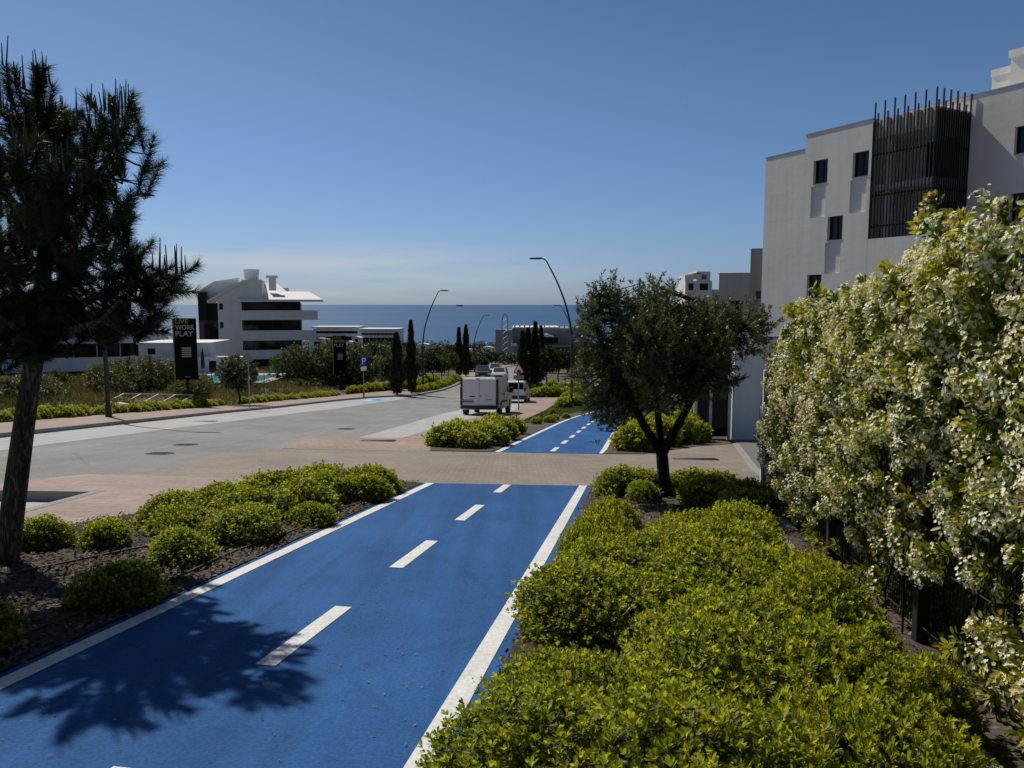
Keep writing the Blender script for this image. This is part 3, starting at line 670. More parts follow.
lb = leaves_arrays(P2, r.normal(0, 1, (len(s2), 3)), r.normal(0, 1, (len(s2), 3)), np.full(len(s2), .08), np.full(len(s2), .04), 'oval', r.uniform(.05, .6, len(s2)))
# fresh shoots poking out of the top and face
s3 = r.uniform(.8, 12.2, 70); h3 = np.where(r.random(70) < .6, top_h(s3) - .05, r.uniform(.9, 2.5, 70)); b3 = np.stack([*es(face_e(s3, h3), s3), h3], 1); b3[:, 2] += tz(b3[:, 0], b3[:, 1]) + .05
ax3 = unit(OUT * .5 + np.array([0, 0, 1.]) + r.normal(0, .35, (70, 3)))
P3 = np.repeat(b3, 12, 0) + np.repeat(ax3, 12, 0) * np.tile(np.linspace(0, .08, 12), 70)[:, None]
D3 = np.repeat(ax3, 12, 0) * .6 + rand_dirs(len(P3), r); lc = leaves_arrays(P3, D3, rand_dirs(len(P3), r), r.uniform(.05, .085, len(P3)), np.full(len(P3), .027), 'oval', np.clip(r.normal(.88, .12, len(P3)), 0, 1), .2)
V, Fa, T = join_arrays([la, lb, lc]); np_mesh('foliage', V + hb_inv, Fa, M['jasmine'], T, hb)
# blossoms: clusters of five-petalled stars
fl_ = (h > .35) & (hn(s * 1.5, h * 1.5, 3.3) + r.normal(0, .55, nc) > -1.05)
nf = 34; P = Pc[fl_]; od = outd[fl_]; q = len(P) * nf
dv = unit(np.repeat(od, nf, 0) * 1.05 + rand_dirs(q, r) * .9)
C = np.repeat(P, nf, 0) + dv * (np.repeat(cr_[fl_], nf) * r.uniform(.72, 1.12, q))[:, None]
ax = unit(dv + np.array([0, 0, .15]) + r.normal(0, .35, (q, 3)))
t1 = unit(np.cross(ax, rand_dirs(q, r))); t2 = np.cross(ax, t1)
parts = []; ft = np.clip(np.repeat(r.normal(.58, .25, len(P)), nf) + r.normal(0, .15, q), 0, 1); sz = r.uniform(.010, .0150, q)
for j in range(5):
    a = 2 * math.pi * j / 5; Dj = t1 * math.cos(a) + t2 * math.sin(a) + ax * .25
    parts.append(leaves_arrays(C, Dj, ax, sz, sz * .72, 'rhomb', ft, 0))
V, Fa, T = join_arrays(parts); o = np_mesh('blossoms', V + hb_inv, Fa, M['petal'], T, hb); o['kind'] = 'stuff'
mb = MB()
for k in range(22):
    s0 = r.uniform(.8, 12.2); e0 = 1.82; pts = []; hh = 0; sc_ = s0
    for j in range(7):
        x, y = es(e0 + r.normal(0, .03), sc_); pts.append((x + hb_inv[0], y + hb_inv[1], tz(x, y) + hh + hb_inv[2])); hh += r.uniform(.2, .42); sc_ += r.normal(0, .14)
    mb.tube(pts, list(np.linspace(.009, .003, 7)), 5)
mb.build('stem', M['stem'], hb)
# fence of dark posts and upright wires
x0, y0 = es(1.88, 0); fz = math.atan2(.986, .168)
fence = empty('mesh_fence', (x0, y0, tz(x0, y0)), fz, 'dark wire mesh fence with square posts carrying the flowering hedge', 'fence')
def fl(s): return tz(*es(1.88, s)) - tz(x0, y0) + .05
PS = [.4, 2.9, 5.4, 7.9, 10.4, 12.3]
for s in PS[:-1]:
    MB().box(s - .05, s + .05, -.04, .04, fl(s) - .1, fl(s) + 2.1, .006).build('post', M['black'], fence)
MB().box(12.26, 12.34, -.04, .04, fl(12.3) - .1, fl(12.3) + 1.95, .006).build('post', M['signwhite'], fence)['label'] = 'white end post'
for a, c in zip(PS, PS[1:]):
    mb = MB(); n = int((c - a) / .05)
    for k in range(1, n):
        s = a + (c - a) * k / n; mb.tube([(s, 0, fl(s) + .06), (s, 0, fl(s) + 1.95)], .004, 4, False)
    for h_ in (.1, .55, 1.0, 1.45, 1.9): mb.tube([(a, .008, fl(a) + h_), (c, .008, fl(c) + h_)], .005, 4, False)
    mb.build('wire_panel', M['black'], fence)

# ================================================================== PINE
r = np.random.default_rng(21)
pb = Vector((-4.62, 6.8, float(tz(-4.62, 6.8)) + .09))
pine = empty('pine_tree', pb, 0, 'leaning pine with tall upright candles beside the blue path, in the left bed', 'tree')
def pv(u, v, D): return at(u, v, D) - pb
tr = [Vector((0, 0, -.15)), pv(22, 440, 6.8), pv(37, 335, 6.8), pv(46, 240, 6.85), pv(44, 160, 6.9), pv(38, 95, 6.9)]
paths = [(tr, [.108, .088, .074, .058, .042, .02])]
def limb(a, *q): paths.append(([tr[a]] + list(q), list(np.linspace(.045, .012, len(q) + 1))))
limb(3, pv(75, 195, 6.7), pv(105, 165, 6.6), pv(118, 130, 6.6))
limb(3, pv(10, 200, 7.0), pv(-40, 160, 7.1), pv(-70, 120, 7.1))
limb(2, pv(90, 300, 6.5), pv(130, 285, 6.4), pv(168, 275, 6.4))
limb(2, pv(70, 330, 6.3), pv(100, 320, 6.0), pv(120, 300, 5.9))
limb(2, pv(0, 310, 6.9), pv(-50, 290, 7.1), pv(-100, 270, 7.2))
limb(2, pv(60, 290, 7.4), pv(90, 260, 8.0), pv(110, 240, 8.3))
limb(3, pv(30, 200, 6.3), pv(20, 160, 6.0))
limb(2, pv(20, 330, 6.2), pv(-10, 310, 5.8))
limb(3, pv(60, 200, 7.4), pv(70, 160, 7.7))
limb(2, pv(5, 275, 7.5), pv(-20, 250, 8.0))
EL_ = [((25, 142, 6.8), (.45, .45, .66)), ((118, 172, 6.6), (.33, .36, .54)), ((100, 312, 6.4), (.5, .4, .26)), ((138, 292, 6.4), (.18, .3, .2)), ((-5, 345, 6.3), (.4, .4, .3)), ((-70, 160, 7.1), (.6, .6, .7)), ((165, 276, 6.4), (.19, .3, .20)), ((118, 300, 6.3), (.42, .5, .34)),
       ((25, 275, 6.7), (.5, .6, .45)), ((-90, 285, 7.2), (.6, .6, .45)), ((75, 235, 8.0), (.5, .5, .45)), ((20, 190, 6.0), (.35, .35, .4)), ((60, 330, 6.5), (.5, .5, .2)), ((-15, 310, 5.9), (.4, .4, .3)), ((85, 230, 6.5), (.4, .4, .35)), ((122, 326, 6.3), (.26, .3, .14)), ((70, 170, 7.6), (.4, .4, .5)), ((-20, 250, 7.9), (.45, .45, .4)), ((140, 235, 6.6), (.2, .25, .2))]
blobs = [(tuple(pv(*c)), rr) for c, rr in EL_]
C, d, idx = ellipsoid_pts(blobs, 730, r, .3)
A = unit(d * np.array([.75, .75, .3]) + np.array([0, 0, .95]) + r.normal(0, .25, (len(C), 3)))
down = C[:, 2] < pv(0, 250, 6.8).z; A[down] = unit(A[down] * np.array([1.5, 1.5, .5]) + r.normal(0, .2, (down.sum(), 3)))
per = 330; tl = .28
P = np.repeat(C, per, 0); A2 = np.repeat(A, per, 0); q = len(P); f = r.random(q)
t = unit(np.cross(A2, rand_dirs(q, r))); a = np.radians(r.uniform(22, 68, q))[:, None]
D = A2 * np.cos(a) + t * np.sin(a); D[:, 2] -= .12
V, Fa, T = leaves_arrays(P + A2 * ((f - .45) * tl)[:, None], D, rand_dirs(q, r), r.uniform(.08, .125, q), np.full(q, .005), 'needle', np.clip(np.repeat(r.normal(.45, .2, len(C)), per) + r.normal(0, .12, q), 0, 1))
np_mesh('foliage', V, Fa, M['pine_needle'], T, pine)
mb = limb_mesh(paths, 10)
twigs_to(mb, C, sample_paths(paths[1:] + [(tr[2:], None)]), r, .007)
mb.build('trunk', M['pine_bark'], pine, True)
mb = MB()
for c, a in zip(C, A):
    dd_ = C - c
    if ((np.hypot(dd_[:, 0], dd_[:, 1]) < .19) & (dd_[:, 2] > .12)).any() or (c[2] < pv(0, 225, 6.8).z and c[0] < pv(150, 300, 6.5).x): continue
    for k in range(r.integers(3, 7)):
        p0 = Vector(c) + Vector((*np.clip(r.normal(0, .05, 2), -.07, .07), .02)); L = r.uniform(.12, .28); w = Vector((*r.normal(0, .012, 2), L))
        mb.tube([p0, p0 + w * .5, p0 + w], [.0075, .006, .0035], 5)
mb.build('shoots', M['candle'], pine)['kind'] = 'stuff'

# ================================================================== OLIVE
r = np.random.default_rng(33)
ob = Vector((2.36, 11.56, float(tz(2.36, 11.56)) + .08))
olive = empty('olive_tree', ob, 0, 'dense dark olive tree with forked trunk in the bed by the tan crossing', 'tree')
def ov(u, v, D=11.56): return at(u, v, D) - ob
fork = ov(662, 455)
paths = [([Vector((0, 0, -.1)), ov(664, 480), fork], [.12, .098, .092]),
         ([fork, ov(640, 418, 11.5), ov(618, 375, 11.4), ov(598, 335, 11.3), ov(600, 295, 11.3)], [.075, .058, .044, .03, .015]),
         ([fork, ov(658, 415, 11.7), ov(655, 370, 11.9), ov(650, 325, 12.1), ov(655, 290, 12.1)], [.066, .055, .044, .03, .015]),
         ([fork, ov(678, 425, 11.5), ov(695, 395, 11.4), ov(720, 355, 11.3), ov(745, 325, 11.4)], [.072, .058, .044, .03, .015]),
         ([ov(655, 370, 11.9), ov(680, 335, 11.5), ov(695, 300, 11.3)], [.045, .03, .015]),
         ([ov(618, 375, 11.4), ov(640, 345, 10.9), ov(650, 320, 10.6)], [.045, .03, .015]),
         ([ov(695, 395, 11.4), ov(690, 360, 10.8), ov(700, 330, 10.6)], [.045, .03, .015]),
         ([ov(695, 395, 11.4), ov(710, 365, 12.2), ov(715, 335, 12.5)], [.045, .03, .015])]
EO = [((606, 325, 11.4), (.50, .5, .52)), ((594, 378, 11.4), (.38, .45, .50)), ((765, 325, 11.4), (.20, .25, .20)), ((612, 400, 11.4), (.34, .4, .34)), ((648, 330, 11.9), (.55, .6, .58)), ((700, 330, 11.4), (.55, .6, .48)), ((742, 330, 11.4), (.42, .4, .42)), ((655, 385, 11.5), (.72, .7, .40)),
      ((708, 375, 11.4), (.46, .5, .42)), ((607, 292, 11.3), (.22, .25, .26)), ((655, 300, 11.3), (.4, .4, .3)), ((655, 345, 10.7), (.55, .4, .5)), ((705, 350, 10.8), (.4, .4, .45)), ((675, 350, 12.4), (.7, .4, .6)), ((600, 440, 11.4), (.08, .1, .08))]
blobs = [(tuple(ov(*c)), rr) for c, rr in EO]
C, d, idx = ellipsoid_pts(blobs, 2750, r, .3)
A = unit(d * .9 + np.array([0, 0, .55]) + r.normal(0, .35, (len(C), 3)))
V, Fa, T = twig_leaves(C - A * .1, A, 36, .22, .056, .27, r, 'rhomb', (.5, .2), (25, 70))
np_mesh('crown', V, Fa, M['olive_leaf'], T, olive)
mb = limb_mesh(paths, 10); twigs_to(mb, C[::3], sample_paths(paths[1:]), r, .007); mb.build('trunk', M['olive_bark'], olive, True)

# ================================================================== OTHER TREES AND BUSHES
def bl(*L): return [((x, y, z), (a, b, c)) for x, y, z, a, b, c in L]
def plant(p, x, y, sc, rz, lab, cat, grp=None, dz=.0): return p.put((x, y, gz(x, y) + dz), rz, sc, lab, cat, grp)
street = Pool(crown_tree('street_tree', 4.2, 1.5, bl((0, 0, 2.9, 1.3, 1.3, 1.1), (.7, .2, 2.5, .8, .8, .6), (-.7, -.2, 2.6, .8, .8, .7), (.1, .3, 3.6, .8, .8, .6)), 420, 46, .3, .13, .5, M['tree_leaf'], 51))
light = Pool(crown_tree('street_tree', 3.0, 1.0, bl((0, 0, 2.1, .95, .95, .8), (.4, .1, 1.7, .6, .6, .5), (-.4, 0, 1.9, .6, .6, .5)), 260, 40, .25, .12, .5, M['scrub_leaf'], 52, .05))
bush = Pool(crown_tree('bush', 4.2, .3, bl((0, 0, 1.7, 2.0, 2.0, 1.7), (1.6, .3, 1.3, 1.3, 1.3, 1.2), (-1.6, -.2, 1.4, 1.3, 1.3, 1.2), (.5, -1, 1.0, 1.4, 1.2, 1.0), (-.2, .3, 2.8, 1.2, 1.2, .9)), 900, 46, .4, .13, .38, M['scrub_leaf'], 53, .06))
darkt = Pool(crown_tree('evergreen_tree', 5.5, 1.2, bl((0, 0, 3.2, 2.0, 2.0, 1.7), (1.3, .2, 2.6, 1.4, 1.4, 1.2), (-1.3, 0, 2.7, 1.4, 1.4, 1.3), (.2, 0, 4.4, 1.3, 1.3, 1.0)), 700, 44, .45, .18, .5, M['tree_leaf'], 54, .12))
broom = Pool(crown_tree('broom_bush', 2.4, .2, bl((0, 0, 1.2, 1.4, 1.2, 1.1), (1.1, .2, .9, .9, .9, .8), (-1.0, 0, 1.0, .9, .9, .85)), 520, 46, .4, .14, .2, M['broom_leaf'], 55, .04))
scrub = Pool(crown_tree('bush', 1.4, .1, bl((0, 0, .6, .9, .8, .55), (.6, .1, .45, .6, .6, .4), (-.6, 0, .5, .6, .6, .45)), 240, 40, .3, .11, .35, M['scrub_leaf'], 56, .03))
def cyp(seed, H, w):
    r_ = np.random.default_rng(seed); o = empty('cypress_tree', (0, 0, 0)); n = 2600
    z = r_.uniform(.02, 1, n) ** .9 * H; rad = w * np.clip(np.minimum(1.15 * (1 - z / H) ** .6, .55 + z / H * 1.6), .05, 1) * r_.uniform(.5, 1.05, n) * (1 + .18 * np.sin(z * 2.3 + seed) + .12 * np.sin(z * 5.1))
    a = r_.uniform(0, 6.283, n); Cc = np.stack([rad * np.cos(a), rad * np.sin(a), z], 1)
    Ax = unit(np.stack([np.cos(a) * .35, np.sin(a) * .35, np.ones(n)], 1) + r_.normal(0, .15, (n, 3)))
    np_mesh('crown', *(lambda V, Fa, T: (V, Fa, M['cypress_leaf'], T, o))(*twig_leaves(Cc, Ax, 12, .22, .12, .3, r_, 'rhomb', (.5, .2), (15, 45))))
    MB().tube([(0, 0, -.1), (0, 0, H * .5), (0, 0, H * .95)], [w * .16, w * .1, .01], 6).build('trunk', M['olive_bark'], o)
    return o
cA = Pool(cyp(61, 5.4, .58)); cB = Pool(cyp(62, 6.2, .48))
plant(cA, -9.75, 65.0, (1, 1, .96), 0, 'stout dark cypress column at the end of the blue parking bay', 'cypress')
plant(cB, -8.85, 67.5, (.9, .9, 1.02), 1, 'taller thin cypress just beyond the blue parking bay, with a bent tip', 'cypress')
plant(cB, 1.0, 72.5, (1.05, 1.05, .93), 2, 'leftmost cypress of the group behind the warning sign', 'cypress')
plant(cA, 1.55, 74.0, (1.0, 1.0, 1.12), 3, 'middle cypress of the group behind the warning sign', 'cypress')
plant(cB, 2.25, 74.5, (1.05, 1.05, 1.08), 4, 'tallest cypress of the group behind the warning sign', 'cypress')
plant(cA, 3.6, 95.0, (1, 1, 1.25), 5, 'cypress standing in front of the long grey building', 'cypress')
plant(cB, -7.3, 106, (1.1, 1.1, 1.08), 6, 'left one of two slim cypresses on the far bend', 'cypress')
plant(cA, -6.4, 107, (1.0, 1.0, 1.3), 7, 'right, taller one of two slim cypresses on the far bend', 'cypress')
plant(light, -15.95, 44.6, (1.15, 1.15, 1.0), 0, 'small round tree on a thin trunk behind the metal warning sign', 'tree')
plant(street, 3.45, 78.0, (1.15, 1.15, 1.05), .5, 'round dark street tree right of the cypress group', 'tree')
plant(street, 5.6, 92.0, (1.2, 1.2, 1.0), 2.5, 'dark street tree beyond the side road', 'tree')
for i, (x, y, sc) in enumerate(((-9.1, 88, .85), (-8.4, 91.5, .8), (-10.6, 80, .85), (-8.0, 97, .95), (-11.6, 73, .8))):
    plant(light if i % 2 else street, x, y, sc * (1.3 if i % 2 else .9), i * 1.1, 'small street tree with thin trunk on the strip beyond the left cypresses', 'tree', 'street trees beyond the left cypresses')
for x, y, sc, lab in ((-18.8, 80, (1.2, 1.1, 1.2), 'large grey green bush mass behind the dark banner beside the parking sign'), (-16.2, 79, (1.25, 1.1, 1.18), 'large bush left of the stout cypress, behind the parking sign'),
                      (-22.4, 79, (1.0, .9, 1.05), 'large bush on the bank right below the white balcony block'), (-12.9, 88, (1.15, 1, 1.15), 'large bush seen between the two left cypresses'), (-22.5, 62, (.42, .5, .42), 'mid sized bush on the dry bank by the pool fence'),
                      (-24.6, 59, (.45, .5, .36), 'low bush on the dry bank below the pool')):
    plant(bush, x, y, sc, x, lab, 'bush')
for x, y, sc, lab in ((-24.3, 50.5, (1.5, 1.2, 1.05), 'tall yellowish broom bush behind the metal rack'), (-27.5, 52, (1.1, 1, .8), 'broom bush on the bank in front of the white apartments'), (-20.3, 48.5, (.9, .9, .62), 'low dark broom beside the black banner pole'),
                      (-29.5, 47, (1, 1, .6), 'low broom bush behind the lamp post')):
    plant(broom, x, y, sc, y, lab, 'bush')
for i in range(16):
    x = rng.uniform(-40, -18.6); y = rng.uniform(34, 76)
    if abs(x + 20) < 2.6 and abs(y - 43.5) < 3: continue
    plant(scrub, x, y, (rng.uniform(.7, 1.3), rng.uniform(.7, 1.3), rng.uniform(.6, 1.05)), i * 1.9, 'scruffy dry bush on the rough bank left of the road', 'bush', 'dry bushes on the left bank')
for i, (u, vt, D, sc) in enumerate(((428, 352, 128, 1.15), (438, 348, 138, 1.2), (450, 346, 150, 1.3), (444, 356, 118, .9), (462, 352, 140, 1.1), (474, 354, 150, 1.1), (484, 353, 165, 1.1), (492, 352, 180, 1.2), (470, 360, 125, .8), (480, 358, 140, .95), (415, 352, 140, 1.2),
                                   (386, 349, 120, 1.0), (372, 345, 160, 1.2), (350, 350, 150, 1.1), (340, 349, 140, 1.0), (325, 351, 150, 1.0), (402, 347, 170, 1.3), (310, 352, 170, 1.1), (500, 362, 190, 1.0), (512, 363, 170, .9), (556, 352, 130, 1.1), (568, 350, 120, 1.2), (580, 346, 140, 1.3), (592, 345, 120, 1.3), (545, 360, 150, .9), (604, 345, 100, 1.2), (530, 362, 180, .9))):
    p = at(u, vt, D); z0 = gz(p.x, D); hgt = max(2.2, p.z - z0)
    darkt.put((p.x, D, z0), i * 2.2, (sc * .9, sc * .9, hgt / 5.3), 'dark evergreen tree in the wooded slope beyond the end of the road', 'tree', 'evergreen trees on the slope beyond the road')
for x, y, sc in ((8.8, 44, 1.0), (10, 50, 1.15), (9.2, 57, 1.1), (11.5, 66, 1.2), (8.8, 30, .55)):
    plant(darkt, x, y, sc, x, 'dark evergreen tree beyond the gate, mostly hidden by the olive', 'tree', 'evergreen trees behind the olive')
for x, y, lab in ((4.6, 26.2, 'tall dark shrub behind the lime shrubs left of the glass gate'), (3.9, 27.5, 'tall dark shrub nearer to the far path, seen under the olive crown')):
    plant(bush, x, y, (.38, .4, .52), y, lab, 'shrub')
# far wood down to the shore
n = 2600; wx = rng.uniform(-260, 220, n); wy = 165 + 320 * rng.random(n); kp = ~((np.abs(wx - 5) < 18) & (wy > 232) & (wy < 275)); wx, wy = wx[kp], wy[kp]; n = len(wx)
wc = np.stack([wx, wy, tz(wx, wy)], 1); hh = rng.uniform(1.8, 4.2, n)
P = np.repeat(wc, 26, 0); dd = rand_dirs(len(P)); dd[:, 2] = np.abs(dd[:, 2]); P = P + dd * np.stack([np.repeat(hh, 26) * .62, np.repeat(hh, 26) * .62, np.repeat(hh, 26)], 1) * rng.uniform(.6, 1, (len(P), 1)); q = len(P)
np_mesh('far_woods', *(lambda V, Fa, T: (V, Fa, M['tree_leaf'], T))(*leaves_arrays(P, rand_dirs(q), rand_dirs(q), rng.uniform(.5, 1.0, q), rng.uniform(.35, .7, q), 'rhomb', np.clip(np.repeat(rng.normal(.5, .2, n), 26) + rng.normal(0, .12, q), 0, 1))))['kind'] = 'stuff'
def palm(x, y, H, lab):
    o = empty('palm_tree', (x, y, gz(x, y)), 0, lab, 'palm'); r_ = np.random.default_rng(int(abs(x) * 10))
    MB().tube([(0, 0, -.2), (.1, 0, H * .5), (0, 0, H)], [.28, .22, .2], 6).build('trunk', M['pine_bark'], o); parts = []
    for k in range(26):
        a = r_.uniform(0, 6.28); el = r_.uniform(-.5, 1.1); d0 = np.array([math.cos(a) * math.cos(el), math.sin(a) * math.cos(el), math.sin(el)])
        pts = np.stack([np.array([0, 0, H]) + d0 * t * 2.2 + np.array([0, 0, -1.1 * t * t]) for t in np.linspace(.1, 1, 16)])
        s_ = unit(np.cross(d0, [0, 0, 1.]))
        for sg in (-1, 1): parts.append(leaves_arrays(pts, np.tile(s_ * sg, (16, 1)) + d0 * .7 + np.array([0, 0, -.3]), np.tile([0, 0, 1.], (16, 1)), np.full(16, .55), np.full(16, .09), 'rhomb', r_.uniform(.2, .7, 16)))
    np_mesh('crown', *(lambda V, Fa, T: (V, Fa, M['tree_leaf'], T, o))(*join_arrays(parts)))
p = at(473, 345, 210); palm(p.x, 210, p.z - gz(p.x, 210), 'left one of two small far palms above the road end')
p = at(479.5, 344, 225); palm(p.x, 225, p.z - gz(p.x, 225), 'right one of two small far palms above the road end')

# ================================================================== STREET LAMPS
def lamp(x, y, H, ang, lab, reach=2.6, base=.12):
    o = empty('street_lamp', (x, y, tz(x, y) + base), ang, lab, 'street lamp', 'curved street lamps along the road')
    pts = [(0, 0, -.1), (0, 0, H * .30), (.02 * reach, 0, H * .5), (.14 * reach, 0, H * .66), (.36 * reach, 0, H * .82), (.62 * reach, 0, H * .955), (.70 * reach, 0, H * .988), (.80 * reach, 0, H)]
    limb_mesh([([Vector(p) for p in pts], [.085, .08, .075, .065, .055, .045, .04, .035])], 10).build('pole', M['darkmetal'], o, True)
    MB().tube([(0, 0, -.1), (0, 0, .5)], [.12, .11], 12).box(-.17, .17, -.17, .17, -.06, .02).build('base', M['darkmetal'], o)
    hd = MB().prism([(.72 * reach, H - .035), (.80 * reach, H + .06), (1.06 * reach, H + .05), (1.13 * reach, H - .01), (1.10 * reach, H - .05)], -.13, .13, 'y', .02).build('lamp_head', M['darkmetal'], o)
    MB().box(.82 * reach, 1.06 * reach, -.09, .09, H - .065, H - .048).build('lens', M['lamp'], hd)
lamp(-15.55, 29.4, 8.4, 0, 'street lamp whose head hides in the pine crown, at the far pavement', 1.9)
lamp(-9.15, 79, 9.9, R(8), 'left curved street lamp rising beyond the two roadside cypresses', 2.4)
lamp(4.05, 52, 9.9, R(172), 'tallest curved street lamp, rising left of the olive crown')
lamp(8.5, 105, 10.0, R(172), 'small far street lamp tucked behind the tallest one')
lamp(-6.4, 130, 9.3, R(10), 'small far street lamp above the parked cars at the road end', 2.4)

# ================================================================== SIGNS AND BANNERS
def text_mesh(name, body, x0, x1, z0, z1, y, mat, parent):
    """flat raised lettering in the built-in font, fitted to a box on the board"""
    cu = bpy.data.curves.new(name, 'FONT'); cu.body = body; cu.extrude = .004; cu.offset = .022
    t_ = bpy.data.objects.new(name, cu); col.objects.link(t_); bpy.context.view_layer.update()
    me = bpy.data.meshes.new_from_object(t_.evaluated_get(bpy.context.evaluated_depsgraph_get())); bpy.data.objects.remove(t_); bpy.data.curves.remove(cu)
    V = np.empty(len(me.vertices) * 3, np.float32); me.vertices.foreach_get('co', V); V = V.reshape(-1, 3); lo = V.min(0); hi = V.max(0)
    W_ = np.stack([x0 + (V[:, 0] - lo[0]) / (hi[0] - lo[0]) * (x1 - x0), y - (V[:, 2] - lo[2]), z0 + (V[:, 1] - lo[1]) / (hi[1] - lo[1]) * (z1 - z0)], 1)
    me.vertices.foreach_set('co', W_.astype(np.float32).ravel()); me.materials.clear(); me.name = name
    return link_mesh(name, me, mat, parent)
def banner(x, y, W, H, zb, rz, lab, k=1):
    o = empty('banner_sign', (x, y, gz(x, y)), rz, lab, 'banner sign', 'black banner signs along the far pavement')
    MB().tube([(0, .06, -.1), (0, .06, zb + .5)], [.085 * k, .085 * k], 10).build('pole', M['black'], o)
    b_ = MB().box(-W / 2, W / 2, -.05, .05, zb, zb + H, .01).build('board', M['signblack'], o)
    MB().box(-W / 2 - .06, -W / 2 - .001, -.055, .055, zb, zb + H).build('lime_edge', M['lime'], o)
    for tx, mt, f0, f1, k0, k1 in (('LIVE', 'lime', -.42, .16, .018, .082), ('WORK', 'textgrey', -.42, .43, .105, .185), ('PLAY', 'textgrey', -.42, .36, .205, .29)):
        text_mesh('lettering', tx, f0 * W, f1 * W, zb + H - k1 * H, zb + H - k0 * H, -.0505, M[mt], b_)
    mb = MB()
    for i in range(5): mb.box(-W * .17, W * .24, -.057, -.0505, zb + H * (.37 + i * .034), zb + H * (.392 + i * .034))
    mb.box(-W * .1, W * .16, -.057, -.0505, zb + H * .045, zb + H * .053); mb.build('print', M['textgrey'], b_)
banner(-17.8, 42.0, 1.15, 3.35, 1.52, R(14), 'black banner sign with lime and grey words in front of the pool')
banner(-16.8, 75.0, 1.2, 3.7, 1.55, R(8), 'black banner sign standing among the grey green bushes by the parking sign')
banner(-15.2, 110, 1.2, 3.3, 1.3, R(6), 'small far black banner sign seen between the two left cypresses')
def round_tri(c, s, rr=.08):
    out = []
    for k in range(3):
        a = math.pi / 2 + k * 2 * math.pi / 3; cx = c[0] + (s - 2 * rr) * math.cos(a); cz = c[1] + (s - 2 * rr) * math.sin(a)
        for j in range(-3, 4): out.append((cx + rr * math.cos(a + j * R(20)), cz + rr * math.sin(a + j * R(20))))
    return out
def pole_sign(name, x, y, H, rz, lab, cat, base=.125, rad=.03):
    o = empty(name, (x, y, tz(x, y) + base), rz, lab, cat)
    MB().tube([(0, 0, -.1), (0, 0, H)], [rad, rad], 8).build('pole', M['greymetal'], o); return o
o = pole_sign('warning_sign', -13.95, 40.6, 2.95, R(18), 'triangular warning sign seen from its grey back on the far pavement', 'road sign')
MB().prism(round_tri((0, 2.65), .38), -.035, -.05, 'y').build('sign_back', M['signback'], o)
MB().prism(round_tri((0, 2.65), .36), .04, .05, 'y').build('sign_face', M['signwhite'], o)
o = pole_sign('parking_sign', -11.62, 60.0, 3.3, R(58), 'blue parking sign with white plate below by the blue bay', 'road sign')
b_ = MB().box(-.33, .33, -.05, -.03, 2.45, 3.2, .004).build('blue_plate', M['signblue'], o)
MB().box(-.2, -.11, -.056, -.0505, 2.6, 3.08).box(-.11, .12, -.056, -.0505, 2.99, 3.08).box(.12, .2, -.056, -.0505, 2.83, 3.08).box(-.11, .12, -.056, -.0505, 2.8, 2.88).build('parking_letter', M['signwhite'], b_)
MB().box(-.33, .33, -.05, -.03, 2.1, 2.41, .004).build('lower_plate', M['signwhite'], o)
MB().box(-.05, .05, -.05, .05, 0, .55).build('base_band', M['tile'], o)
o = pole_sign('warning_sign', .4, 46, 2.2, R(4), 'red rimmed triangular warning sign on a pole beside the white van', 'road sign', .125, .04)
b_ = MB().prism(round_tri((0, 2.35), .42), -.06, -.045, 'y').build('red_rim', M['signred'], o)
MB().prism(round_tri((0, 2.345), .31, .05), -.068, -.0605, 'y').build('white_face', M['signwhite'], b_)
MB().box(-.1, .12, -.074, -.0685, 2.2, 2.3).box(-.05, .07, -.074, -.0685, 2.3, 2.36).box(-.08, -.03, -.074, -.0685, 2.16, 2.2).box(.05, .1, -.074, -.0685, 2.16, 2.2).build('symbol', M['black'], b_)
MB().box(-.32, .32, -.06, -.045, 1.78, 2.02, .004).build('lower_plate', M['signback'], o)

# ================================================================== RACK, ROCKS
o = empty('metal_rack', (-18.95, 40.2, gz(-18.95, 40.2) - .12), R(-8), 'pale metal tube rack lying on the bank behind the black banner', 'rack')
mb = MB()
for y, z in ((-.6, .42), (.6, .66)): mb.tube([(-2.0, y, z), (2.0, y, z)], .035, 6)
for x in (-2, -1, 0, 1, 2): mb.tube([(x, -.6, .42), (x, .6, .66)], .035, 6)
mb.build('frame', M['palemetal'], o)
for x in (-1.95, 1.95):
    MB().tube([(x, -.5, .42), (x - .15, -.75, -.2)], .03, 6).build('leg', M['palemetal'], o); MB().tube([(x, .5, .64), (x + .1, .6, -.2)], .03, 6).build('leg', M['palemetal'], o)
for k in range(7): MB().tube([(-1.5 + k * .5, -.52, .37), (-1.62 + k * .5, -.62, .02)], .03, 6).build('hook', M['palemetal'], o)
MB().tube([(-2.0, -.5, .5), (-2.5, -.7, .1)], .04, 6).build('strut', M['palemetal'], o)
for x, y, s_, lab in ((-18.6, 36.4, .30, 'larger white rock beside the end of the metal rack'), (-17.9, 35.3, .26, 'smaller white rock behind the pavement shrubs by the metal rack')):
    bm = bmesh.new(); bmesh.ops.create_icosphere(bm, subdivisions=3, radius=1); q_ = random.Random(int(s_ * 100))
    for v in bm.verts: v.co = Vector((v.co.x * s_ * 1.4, v.co.y * s_, v.co.z * s_ * .8)) * (1 + .16 * math.sin(v.co.x * 5 + q_.random() * .4) * math.cos(v.co.y * 4 + v.co.z * 3))
    me = bpy.data.meshes.new('rock'); bm.to_mesh(me); bm.free(); o = link_mesh('rock', me, M['rock']); o.location = (x, y, gz(x, y) + s_ * .5); tag(o, lab, 'rock')

